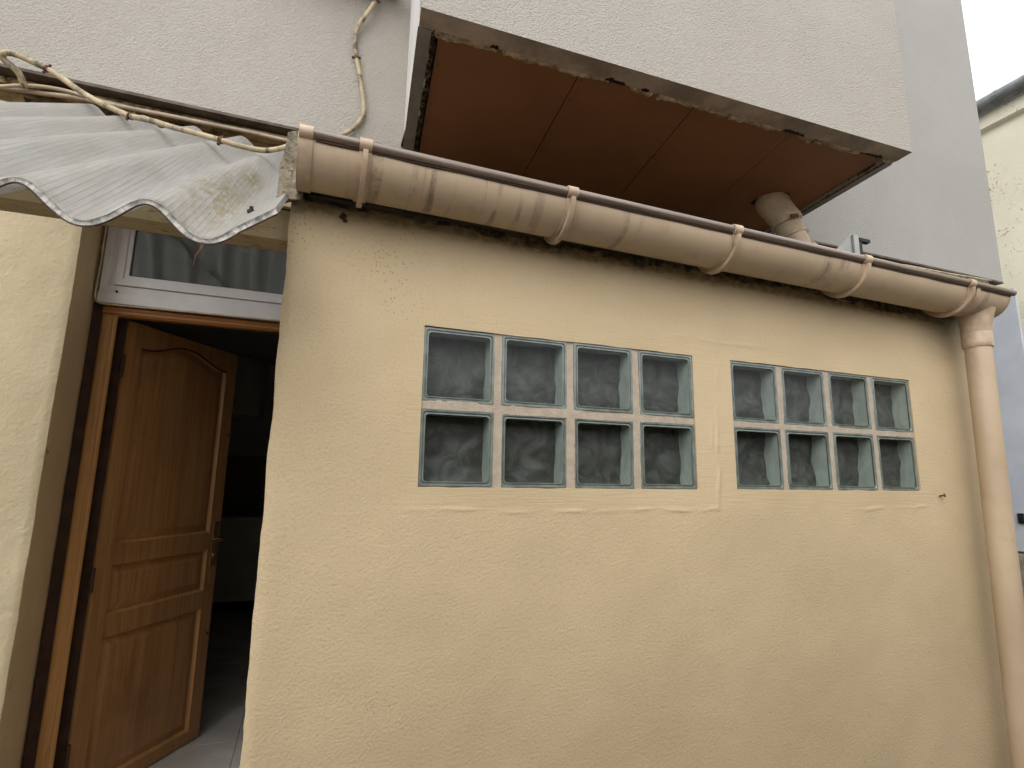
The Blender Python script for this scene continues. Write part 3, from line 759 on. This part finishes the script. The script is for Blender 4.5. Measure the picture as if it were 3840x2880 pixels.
# broken dark holes in the mortar
for (t0, t1, wd) in ((.112, .125, .018), (.315, .352, .022), (.385, .40, .012), (.70, .75, .020), (.915, .962, .024)):
    p, q = along(Li, Ri, t0), along(Li, Ri, t1); hbk = MB(); up_, dn_ = [], []
    for k in range(11):
        c_ = along(p, q, k/10); e = math.sin(PI*k/10)**.5*wd*random.uniform(.15, 1.1)
        up_.append((c_[0], c_[1]-e*.55-.004, BZ-.0012)); dn_.append((c_[0], c_[1]+.004+e*.4, BZ-.0012))
    hbk.add(up_+list(reversed(dn_)), [tuple(range(22))]); 
    top_ = [(x, y, z+.02) for x, y, z in up_+list(reversed(dn_))]
    hbk.add(up_+list(reversed(dn_))+top_, [(k, (k+1) % 22, 22+(k+1) % 22, 22+k) for k in range(22)])
    hbk.build('broken_hole', 'dark_hole', bay, recalc=False)

# ledge with moss on the roof-wall junction (right)
lg = MB(); NXm = 120
for i in range(NXm+1):
    x = 2.30+1.42*i/NXm; hgt = .012+.035*max(0, NZ(x, 0, 0, 6))*sst(x, 2.9, 3.8)+.012*NZ(x, 2, 0, 21)
    zb = 1.268+.017*(x-2.3)/.8
    for (y, z) in ((.70, zb-.06), (.715, zb+.01+hgt*.3), (.79, zb+.03+hgt), (.92, zb+.075+hgt*.6), (1.09, zb+.11)): lg.v.append((x, y+NZ(x, y, 1, 25)*.012, z))
for i in range(NXm):
    for e in range(4): lg.f.append((i*5+e, i*5+e+1, i*5+6+e, i*5+5+e)); lg.mi.append(0)
lo_ = lg.build('mossy_ledge', 'moss', house, smooth='all', recalc=False); lo_['label'] = 'mossy tile ledge at the foot of the upper wall'

# ------------------------------------------------------------------ interior
room = thing('kitchen_room', 'dark kitchen interior seen through the open door', 'room')
box('far_wall', 'interior_paint', room, -2.2, 2.2, 5.56, 5.70, FLOOR-.05, 1.5)
box('left_wall', 'interior_paint', room, -1.75, -1.62, 1.57, 5.55, FLOOR-.05, 1.5)
box('right_wall', 'interior_paint', room, 1.80, 1.95, 1.57, 5.55, FLOOR-.05, 1.5)
box('ceiling', 'interior_paint', room, -1.74, 1.94, 1.565, 5.55, 1.301, 1.40)
box('front_infill', 'interior_paint', room, -1.74, -1.20, 1.36, 1.564, FLOOR-.05, 1.233)
fl = MB(); fl.box(-1.74, 1.94, 1.601, 5.55, FLOOR-.06, FLOOR-.004); flo = tag(fl.build('floor', 'grout'), kind='structure')
tile_me = None
for i in range(8):
    for j in range(9):
        x0 = -1.66+.445*i-.0; y0 = 1.612+.445*j-.01
        x0 = -.480-.445*3+.445*i; y0 = 2.068-.445+.445*j
        if x0+.44 > 1.93: continue
        if tile_me is None:
            tb = MB(); tb.box(0, .442, 0, .442, -.012, 0); to = tb.build('floor_tile', 'floor_tile', flo, bevel=.001); tile_me = to.data
        else:
            to = bpy.data.objects.new('floor_tile', tile_me); col.objects.link(to); to.parent = flo
        to.location = (x0+.0015, y0+.0015, FLOOR)
spl = MB(); spl.box(-1.60, 1.78, 5.548, 5.559, -.385, .25); sp = spl.build('splashback', 'grout', room)
tme = None
for i in range(9):
    for j in range(6):
        x0 = -1.16+.1075*i; z0 = -.385+.105*j
        if tme is None:
            tb = MB(); tb.box(0, .1035, -.006, .004, 0, .101); to = tb.build('wall_tile', 'splash_tile', sp, bevel=.001); tme = to.data
        else:
            to = bpy.data.objects.new('wall_tile', tme); col.objects.link(to); to.parent = sp
        to.location = (x0, 5.543, z0)
cb = thing('kitchen_unit', 'pale kitchen base unit with worktop seen through the doorway', 'cabinet')
box('carcass', 'cabinet_white', cb, -1.55, 1.70, 5.02, 5.535, FLOOR+.11, -.431, .003)
box('worktop', 'cabinet_white', cb, -1.57, 1.72, 4.99, 5.545, -.430, -.392, .004)
box('plinth', 'dark_hole', cb, -1.54, 1.69, 5.08, 5.5, FLOOR+.001, FLOOR+.109)
for k in range(4): box('cupboard_door', 'cabinet_white', cb, -1.54+.8*k, -.745+.8*k, 5.001, 5.019, FLOOR+.12, -.44, .003)
wc = MB(); wc.prism([(-1.35+.62*.5+.31*math.cos(a), 5.30+.25*math.sin(a)) for a in [2*PI*k/24 for k in range(24)]], .66, 1.285)
wh = tag(wc.build('water_heater', 'cabinet_white', None, smooth=True, bevel=.01), 'rounded pale water heater on the far kitchen wall', 'water heater')

# ------------------------------------------------------------------ gutter
gut = thing('gutter', 'beige half-round gutter with strap brackets along the top of the annex', 'gutter')
def gz(x): return .742-.0108*(x+.316)
GXL, GXR, GR_, GYc = -.316, 2.098, .080, -.100
def arc(rad, n=22, a0=PI, a1=2*PI): return [(GYc+rad*math.cos(a0+(a1-a0)*k/n), rad*math.sin(a0+(a1-a0)*k/n)) for k in range(n+1)]
tr = MB(); outer = arc(GR_); inner = arc(GR_-.0025)
tr.sweep_x(outer+list(reversed(inner)), [GXL+(GXR-GXL)*k/40 for k in range(41)], lambda x: gz(x), True)
tr.build('trough', 'gutter_pvc', gut, smooth=True)
bd = MB(); bd.tube([(x, GYc-GR_-.002, gz(x)+.001) for x in [GXL+.004+(GXR+.012-GXL)*k/20 for k in range(21)]], .0112, 14); bd.build('rolled_lip', 'bead', gut, smooth=True)
dl = MB(); dl.tube([(x, GYc-GR_-.0012, gz(x)-.0125+NZ(x, 0, 0, 9)*.0012) for x in [GXL+.03+(GXR-GXL-.03)*k/80 for k in range(81)]], [.0022+.0012*NZ(k*.3, 1, 0, 1) for k in range(81)], 6); dl.build('dirt_line', 'dark_stain_shade', gut, smooth='all')
# left stop end: a wider band with a closed end
ec = MB(); o2 = arc(GR_+.004); i2 = arc(GR_+.0008); ec.sweep_x(o2+list(reversed(i2)), [GXL-.004, GXL+.024], lambda x: gz(x), True)
ec.sweep_x(o2, [GXL-.006, GXL-.003], lambda x: gz(x), True); ec.tube([(GXL-.004, GYc-GR_-.003, gz(GXL)), (GXL+.024, GYc-GR_-.003, gz(GXL))], .0145, 12)
ec.build('end_cap', 'strap_pvc', gut, smooth=True)
# right stop end, outlet section
ec = MB()
rings = [(GXR-.002, GR_+.0015), (GXR+.008, GR_-.002), (GXR+.016, GR_-.012), (GXR+.021, GR_-.03), (GXR+.023, .004)]
for k in range(len(rings)-1):
    (xa, ra), (xb_, rb) = rings[k], rings[k+1]
    A_ = [(xa, GYc+ra/GR_*(y-GYc), z*ra/GR_+gz(xa)) for y, z in outer]; B_ = [(xb_, GYc+rb/GR_*(y-GYc), z*rb/GR_+gz(xb_)) for y, z in outer]
    n = len(outer); ec.add(A_+B_, [(i, i+1, n+i+1, n+i) for i in range(n-1)])
ec.build('end_cap', 'gutter_pvc', gut, smooth='all')
ec = MB(); ec.sweep_x(o2+list(reversed(i2)), [1.905, 1.925], lambda x: gz(x), True); ec.build('outlet_joint', 'strap_pvc', gut, smooth=True)
for kx, x in enumerate((-.183, .323, .845, 1.362, 1.872)):
    bb = MB(); w2 = .0135
    band = arc(GR_+.0035, 22, PI*.97, 2*PI*.985); bi = arc(GR_+.0006, 22, PI*.97, 2*PI*.985)
    bb.sweep_x(band+list(reversed(bi)), [x-w2, x+w2], lambda q: gz(x), True)
    fo = arc(GR_+.016, 22, PI*1.05, 2*PI*.97); fi = arc(GR_+.002, 22, PI*1.05, 2*PI*.97)
    bb.sweep_x(fo+list(reversed(fi)), [x-.0055, x+.0055], lambda q: gz(x), True)
    bb.tube([(x-w2, GYc-GR_-.0025, gz(x)+.001), (x+w2, GYc-GR_-.0025, gz(x)+.001)], .0148, 14)
    bb.build('bracket', 'strap_pvc', gut, smooth=True)

# ------------------------------------------------------------------ downpipe
dp_ = thing('downpipe', 'beige round downpipe at the corner of the annex below the gutter end', 'downpipe')
def px(z): return 2.032+.028*(z-.5)
PYc = -.092
fu = MB(); zt = gz(2.03)-.052
fu.tube([(2.032, -.098, zt), (2.032, -.097, zt-.02), (2.032, -.095, .60), (2.032, PYc, .575)], [.062, .054, .0475, .0455], 24); fu.build('outlet_funnel', 'strap_pvc', dp_, smooth=True)
pp = MB(); pp.tube([(px(z), PYc, z) for z in (.56, .3, 0, -.5, -1.0, GROUND+.001)], .0405, 28); pp.build('pipe', 'pipe_pvc', dp_, smooth=True)
cl = MB(); cl.tube([(2.033, PYc, .583), (2.033, PYc, .578), (2.033, PYc, .54), (2.032, PYc, .525), (2.032, PYc, .522)], [.0455, .047, .0468, .0455, .042], 28); cl.build('collar', 'strap_pvc', dp_, smooth=True)

# ------------------------------------------------------------------ vent pipe under the bay
vp = thing('vent_pipe', 'dirty cream plastic vent pipe elbow dropping from the brown soffit', 'pipe')
path = catmull([(2.035, .80, 1.60), (2.045, .79, 1.545), (2.07, .77, 1.48), (2.10, .75, 1.42)], 6)
e1 = MB(); e1.tube(path, [.070, .073, .077, .081, .084, .086, .086, .085, .083, .081]+[.078]*(len(path)-10), 24); e1.build('elbow', 'vent_pvc', vp, smooth=True)
ax0, ax1 = Vector((2.092, .755, 1.434)), Vector((2.175, .715, 1.17)); dv = (ax1-ax0).normalized()
e2 = MB(); e2.tube([ax0+dv*.0, ax1], .066, 24); e2.build('pipe', 'vent_pvc', vp, smooth=True)
e3 = MB(); e3.tube([ax0-dv*.012, ax0-dv*.008, ax0+dv*.022, ax0+dv*.026], [.072, .081, .081, .070], 24); e3.build('collar', 'vent_pvc', vp, smooth=True)
e4 = MB(); e4.tube([ax0+dv*.080, ax0+dv*.084, ax0+dv*.100, ax0+dv*.104], [.066, .0715, .0715, .066], 24); e4.build('collar', 'vent_pvc', vp, smooth=True)
e5 = MB(); s5 = ax0+dv*.16; e5.tube([s5+Vector((.035, 0, -.012)), s5+Vector((.045, 0, -.018)), s5+Vector((.075, 0, -.03)), s5+Vector((.085, 0, -.034))], [.058, .064, .064, .055], 20); e5.build('coupling', 'vent_pvc', vp, smooth=True)
e6 = MB(); c6 = ax0+dv*.055+Vector((.072, -.02, .0)); e6.box(c6.x-.004, c6.x+.035, c6.y-.012, c6.y+.012, c6.z-.012, c6.z+.012); e6.build('clip_lug', 'vent_pvc', vp, bevel=.004)
e7 = MB(); rg = []
for k in range(20):
    a = 2*PI*k/20; rj = .090*(1+.12*math.sin(3*a)+.1*math.cos(5*a)); rg.append((2.045+rj*math.cos(a), .795+rj*.95*math.sin(a), BZ+.0135))
e7.add(rg, [tuple(range(20))]); e7.build('hole_rim', 'dark_hole', vp, recalc=False)
e8 = MB(); c8 = ax0+Vector((-.02, -.078, -.012)); e8.add([(c8.x-.035, c8.y, c8.z), (c8.x+.02, c8.y-.006, c8.z+.012), (c8.x+.022, c8.y-.004, c8.z-.012), (c8.x-.03, c8.y+.001, c8.z-.022)], [(0, 3, 2, 1)]); e8.build('rust_patch', 'rust', vp, recalc=False)

# ------------------------------------------------------------------ grey bracket on the ledge
br = thing('flashing_bracket', 'light grey metal flashing plate with a black angle above the gutter', 'bracket')
b1 = MB(); P3 = [(2.47, .80, 1.30), (2.66, .79, 1.30), (2.66, .79, 1.462), (2.63, .79, 1.456)]
P3 = [(x-.0, y, z+.012) for x, y, z in P3]
b1.add(P3+[(x, y+.004, z) for x, y, z in P3], [(0, 1, 2, 3), (7, 6, 5, 4), (0, 4, 5, 1), (1, 5, 6, 2), (2, 6, 7, 3), (3, 7, 4, 0)]); b1.build('plate', 'grey_sheet', br)
b2 = MB(); b2.box(2.632, 2.672, .774, .7885, 1.29, 1.459); b2.build('edge_fold', 'grey_sheet', br)
b3 = MB(); b3.box(2.676, 2.70, .776, .80, 1.29, 1.425); b3.box(2.6765, 2.765, .772, .80, 1.426, 1.446); b3.build('black_angle', 'black_plastic', br)

# ------------------------------------------------------------------ canopy
can = thing('door_canopy', 'translucent corrugated plastic canopy on a weathered beam over the doorway', 'canopy')
PIT, AMP, SL = .1775, .028, .7096
SX0, SX1, SY0, SY1 = -1.80, -.343, -.30, 1.055
def sh(x, y, off=0.0):
    xc = -.54+.0765*(y+.3); ph = 2*PI*(x-xc)/PIT
    sag = NZ(x, y, 0, 1.6)*.006
    nxv = AMP*2*PI/PIT*math.sin(ph); wv = AMP*math.cos(ph)
    xm = -.4065+.5*.0765*(y+.3)                       # the last half wave is pressed up against the verge
    if x > xm and y < .5:
        ph0 = 2*PI*(xm-xc)/PIT; lin = AMP*math.cos(ph0)+(x-xm)*.80; k_ = 1-sst(y, -.1, .5)
        wv = wv*(1-k_)+lin*k_; nxv = nxv*(1-k_)-.8*k_
    return (x+off*nxv*.7, y, .455+SL*(y+.3)+wv+off+sag)
NXs, NYs = 200, 26
def sheet_grid(off, name, mat):
    b = MB(); b.uv = []
    for j in range(NYs+1):
        y = SY0+(SY1-SY0)*j/NYs; s_ = 0; prev = None; row = []; xl_ = -1.345+.0765*(y+.3); xs_ = [xl_+(SX1-xl_)*i/NXs for i in range(NXs+1)]
        for i, x in enumerate(xs_):
            yy = y+(NZ(x, 3, 0, 25)*.004 if j == 0 else 0)
            p = sh(x, yy, off); 
            if prev: s_ += math.hypot(p[0]-prev[0], p[2]-prev[2])
            prev = p; row.append((p, s_))
        for p, s_i in row:
            b.v.append(p); b.uv.append((p[0]*1.24+.09, (y-SY0)*1.226))
    n = NXs+1
    for j in range(NYs):
        for i in range(NXs): b.f.append((j*n+i, j*n+i+1, (j+1)*n+i+1, (j+1)*n+i)); b.mi.append(0)
    return b
t1 = sheet_grid(0, '', ''); t2 = sheet_grid(-.0100, '', '')
o = len(t1.v); t1.v += t2.v; t1.uv += t2.uv; t1.f += [tuple(reversed([k+o for k in f])) for f in t2.f]; t1.mi += [1]*len(t2.f)
t1.build('corrugated_sheet', ['sheet_top', 'sheet_under'], can, smooth='all', recalc=False)
rb = MB(); rb.uv = []
xq = -1.34
while xq < SX1:
    ln_ = [(SY0+(SY1-SY0)*j/8) for j in range(9)]; a = [sh(min(SX1, xq+.0765*(y_+.3)), y_) for y_ in ln_]; c = [sh(min(SX1, xq+.0765*(y_+.3)), y_, -.0100) for y_ in ln_]
    a[0] = (a[0][0], a[0][1]+.002, a[0][2]); c[0] = (c[0][0], c[0][1]+.002, c[0][2])
    o = len(rb.v); rb.v += a+c; rb.uv += [(0.005, 0.5)]*18
    for j in range(8): rb.f.append((o+j, o+j+1, o+9+j+1, o+9+j)); rb.mi.append(0)
    xq += .0098
fe = MB(); fe.uv = []
for i in range(NXs+1):
    x = -1.34+(SX1+1.34)*i/NXs; yy = SY0+.0035+NZ(x, 3, 0, 25)*.004
    for off in (-.0006, -.0094): fe.v.append(sh(x, yy, off)); fe.uv.append((x*1.24+.09, .2))
for i in range(NXs): fe.f.append((2*i, 2*i+1, 2*i+3, 2*i+2)); fe.mi.append(0)
fe.build('edge_strip', 'edge_plastic', can, recalc=False)
tag(rb.build('cell_ribs', 'sheet_under', can, recalc=False), kind='stuff')
# dark lower edge line of the sheet
le = MB(); le.tube([Vector(sh(-1.34+(SX1+1.34)*i/NXs, SY0+.002+NZ(-1.34+(SX1+1.34)*i/NXs, 3, 0, 25)*.004, -.0103)) for i in range(NXs+1)], .0016, 5); le.build('dark_edge', 'dark_stain_shade', can)
bm_ = box('beam', 'beam_paint', can, -2.6, -.337, .050, .124, .589, .667)
rough(bm_, .0015, 14, 14)
bt = box('batten', 'beam_paint', can, -2.6, -.34, .985, 1.035, 1.30, 1.345)
dk = box('beam_top_strip', 'dark_stain_shade', can, -1.9, -.338, .075, .118, .6675, .684)  # dark strip filling the gap on top of the beam
for (x, y) in ((-.405, -.105), ):
    p = Vector(sh(x, y)); s_ = MB(); s_.tube([p-Vector((0, 0, .003)), p+Vector((0, -.002, .004))], .0085, 8); s_.tube([p+Vector((0, -.002, .004)), p+Vector((0, -.004, .011))], .0045, 6); s_.build('screw', 'black_plastic', can)
dr = MB(); p0 = Vector(sh(-.452, -.297, -.008)); dr.tube(catmull([p0, p0+Vector((-.001, 0, -.012)), p0+Vector((-.008, .001, -.026)), p0+Vector((-.010, 0, -.045))], 4), [.0022]*5+[.0016]*4+[.0007]*4, 5); dr.build('dangling_root', 'dry_root', can)

# ------------------------------------------------------------------ cables
def rayp(px_, py_, Y):
    f_ = 2047.7; k = 3840/2212
    d = r2*((px_*k-1920)/f_)-u2*((py_*k-1440)/f_)+fwd
    t = (Y-CAM.y)/d.y; return CAM+d*t
def clip(parent, pth, i, rad, spike=True):
    p = Vector(pth[i]); d = (Vector(pth[i+1])-Vector(pth[i-1])).normalized(); sd_ = d.cross(Vector((0, -1, 0))).normalized()
    b = MB(); b.tube([p-d*.005, p+d*.005], rad+.003, 12)
    for s_ in (-1, 1): b.tube([p+sd_*s_*(rad+.001), p+sd_*s_*(rad+.010)+Vector((0, -.002, 0))], [.0045, .0055], 6)
    if spike: b.tube([p+sd_*.004+d*.012, p+sd_*.020+d*.020+Vector((0, .02, 0))], .003, 5)
    b.build('clip', 'rust', parent)
c1 = thing('looped_conduit', 'thick dirty cream conduit looping up and running down across the canopy', 'conduit')
pa = [(54, 190, 1.11), (40, 157, 1.07), (11, 131, 1.05), (4, 120, 1.04), (11, 114.5, 1.03), (27, 115.5, 1.03), (46, 122, 1.03), (73, 135, 1.03), (102, 149, 1.03), (137, 171, 1.02), (173, 197, 1.0), (210, 218.5, .94), (255, 240, .84),
      (283, 251, .77), (328, 261, .68), (370, 274, .62), (420, 287, .58), (477, 303, .54), (517, 315, .52), (567, 325, .50), (600, 322, .48), (625, 315, .46), (645, 308, .46)]
pth = catmull([rayp(*q) for q in pa], 4); b = MB(); b.tube(pth, [.0112*(p.y+1.325)/2.36 for p in pth], 12); b.build('conduit_tube', 'cable_cream', c1, smooth='all')
for i in (32, 52, 68): clip(c1, pth, i, .0112*(pth[i].y+1.325)/2.36, False)
c2 = thing('wall_cable', 'dirty cream cable climbing the roughcast wall beside the bay', 'cable')
pa = [(690, 306, 1.05), (711, 298, 1.06), (738, 292, 1.075), (763, 277, 1.08), (782, 254, 1.085), (786, 229, 1.085), (782, 194, 1.085), (776, 156, 1.085), (770, 125, 1.085), (767, 94, 1.085), (770, 67, 1.08), (782, 44, 1.07), (799, 21, 1.06), (811, 0, 1.06), (822, -25, 1.07)]
pth = catmull([rayp(*q) for q in pa], 4); b = MB(); b.tube(pth, .0105, 12); b.build('cable_tube', 'cable_cream', c2, smooth='all')
clip(c2, pth, 32, .0105); clip(c2, pth, 52, .0105)
def cable(name, label, pa, rad, mat):
    pth = catmull([rayp(*q) for q in pa], 4); b = MB(); b.tube(pth, rad, 10)
    return tag(b.build(name, mat, None, smooth='all'), label, 'cable')
cable('wall_foot_cable', 'pale cable arching above the canopy edge, leftmost under the roughcast wall', [(-120, 192, 1.13), (-40, 187, 1.13), (0, 187, 1.12), (36, 185, 1.12), (82, 186, 1.12), (118, 191, 1.12), (146, 197, 1.12), (180, 207, 1.12), (230, 220, 1.14), (300, 234, 1.16)], .0075, 'cable_clean')
cable('wall_foot_cable', 'thick pinkish cable running along the foot of the roughcast wall to the verge', [(-80, 175, 1.15), (20, 192, 1.15), (87, 201, 1.14), (128, 206, 1.13), (164, 211, 1.13), (191, 217, 1.13), (237, 225, 1.13), (292, 236, 1.13), (365, 250, 1.13), (433, 264, 1.13), (533, 284, 1.13), (617, 303, 1.13), (660, 312, 1.14)], .0092, 'cable_pink')
cable('wall_foot_cable', 'thin pale wire running just above the thick pinkish cable at the wall foot', [(195, 206, 1.15), (273, 222, 1.15), (335, 238, 1.15), (401, 253, 1.15), (480, 268, 1.15), (560, 284, 1.15), (617, 296, 1.15), (660, 306, 1.15)], .0042, 'cable_clean')
cable('ledge_wire', 'thin pale wire along the wall foot behind the vent pipe', [(1735, 535, 1.03), (1780, 541, 1.03), (1845, 553, 1.03), (1900, 566, 1.03), (1960, 574, 1.03), (2050, 591, 1.03), (2140, 606, 1.03)], .006, 'cable_clean')
# wire round the transom window
wq = [(-1.160, 1.437, 1.18), (-1.162, 1.437, 1.05), (-1.161, 1.437, .95), (-1.163, 1.437, .85), (-1.165, 1.437, .80), (-1.160, 1.437, .765), (-1.145, 1.437, .752), (-1.10, 1.437, .749), (-.9, 1.437, .751), (-.6, 1.437, .754), (-.37, 1.437, .756)]
wi = thing('window_wire', 'thin beige wire run round the corner of the white transom frame', 'wire')
b = MB(); b.tube(catmull(wq, 5), .0042, 8); b.build('wire_tube', 'cable_clean', wi, smooth='all')
for z in (.9, 1.0, .835):
    b = MB(); b.box(-1.168, -1.156, 1.431, 1.4395, z-.004, z+.004); b.build('wire_clip', 'cable_clean', wi)

# ------------------------------------------------------------------ neighbour on the right
nh = thing('neighbour_house', 'sunlit cream neighbouring house wall with a dark eaves gutter', 'house')
nw = MB(); nw.box(6.5, 9.5, -4, 12, GROUND, 4.02); nw.build('wall', 'neighbour_render', nh)
cn = MB(); cn.add([(6.44, -4, 3.90), (6.44, 12, 3.90), (6.44, 12, 4.045), (6.44, -4, 4.045), (6.499, -4, 3.88), (6.499, 12, 3.88), (6.499, 12, 4.045), (6.499, -4, 4.045)],
                  [(0, 3, 2, 1), (0, 1, 5, 4), (3, 7, 6, 2), (0, 4, 7, 3), (1, 2, 6, 5)]); cn.build('cornice', 'neighbour_render', nh)
gg = MB(); gg.tube([(6.40, -4, 4.13), (6.40, 12, 4.13)], .085, 14); gg.build('eaves_gutter', 'gutter_zinc', nh, smooth=True)
for y in (-2, -1.2, -.4, .4, 1.2, 1.75, 2.4):
    gg = MB(); gg.tube([(6.40, y, 4.13), (6.40, y+.03, 4.13)], .089, 14); gg.build('gutter_strap', 'gutter_zinc', nh)
rf = MB(); rf.add([(6.42, -4, 4.19), (6.42, 12, 4.19), (9.5, 12, 5.2), (9.5, -4, 5.2)], [(0, 1, 2, 3)]); rf.build('roof', 'roof_tile', nh)
box('base_course', 'base_concrete', nh, 6.33, 6.499, -4, 12, GROUND, -.62)
mp = thing('panel_screen', 'pale blue grey metal sheet screen behind the downpipe', 'panel')
for k in range(6):
    b = MB(); y0 = 1.868+.42*k; b.box(6.395, 6.43, y0+.002, y0+.418, -.60, 2.04); b.build('metal_sheet', 'panel_bluegrey', mp, bevel=.004)
b = MB(); b.box(6.375, 6.3945, 2.06, 2.11, -.33, -.23); b.box(6.35, 6.3748, 2.05, 2.09, -.30, -.26); b.build('handle', 'black_plastic', mp, bevel=.003)

# ------------------------------------------------------------------ unseen wall added behind the camera to shape the light
oh = thing('light_blocking_wall', 'plain unseen wall added behind the camera to block low sky light', 'wall')
box('wall', 'blocker_render', oh, -6, 6.3, -2.20, -1.95, GROUND, .50)
box('coping', 'base_concrete', oh, -6.05, 6.32, -2.24, -1.91, .501, .55, .005)
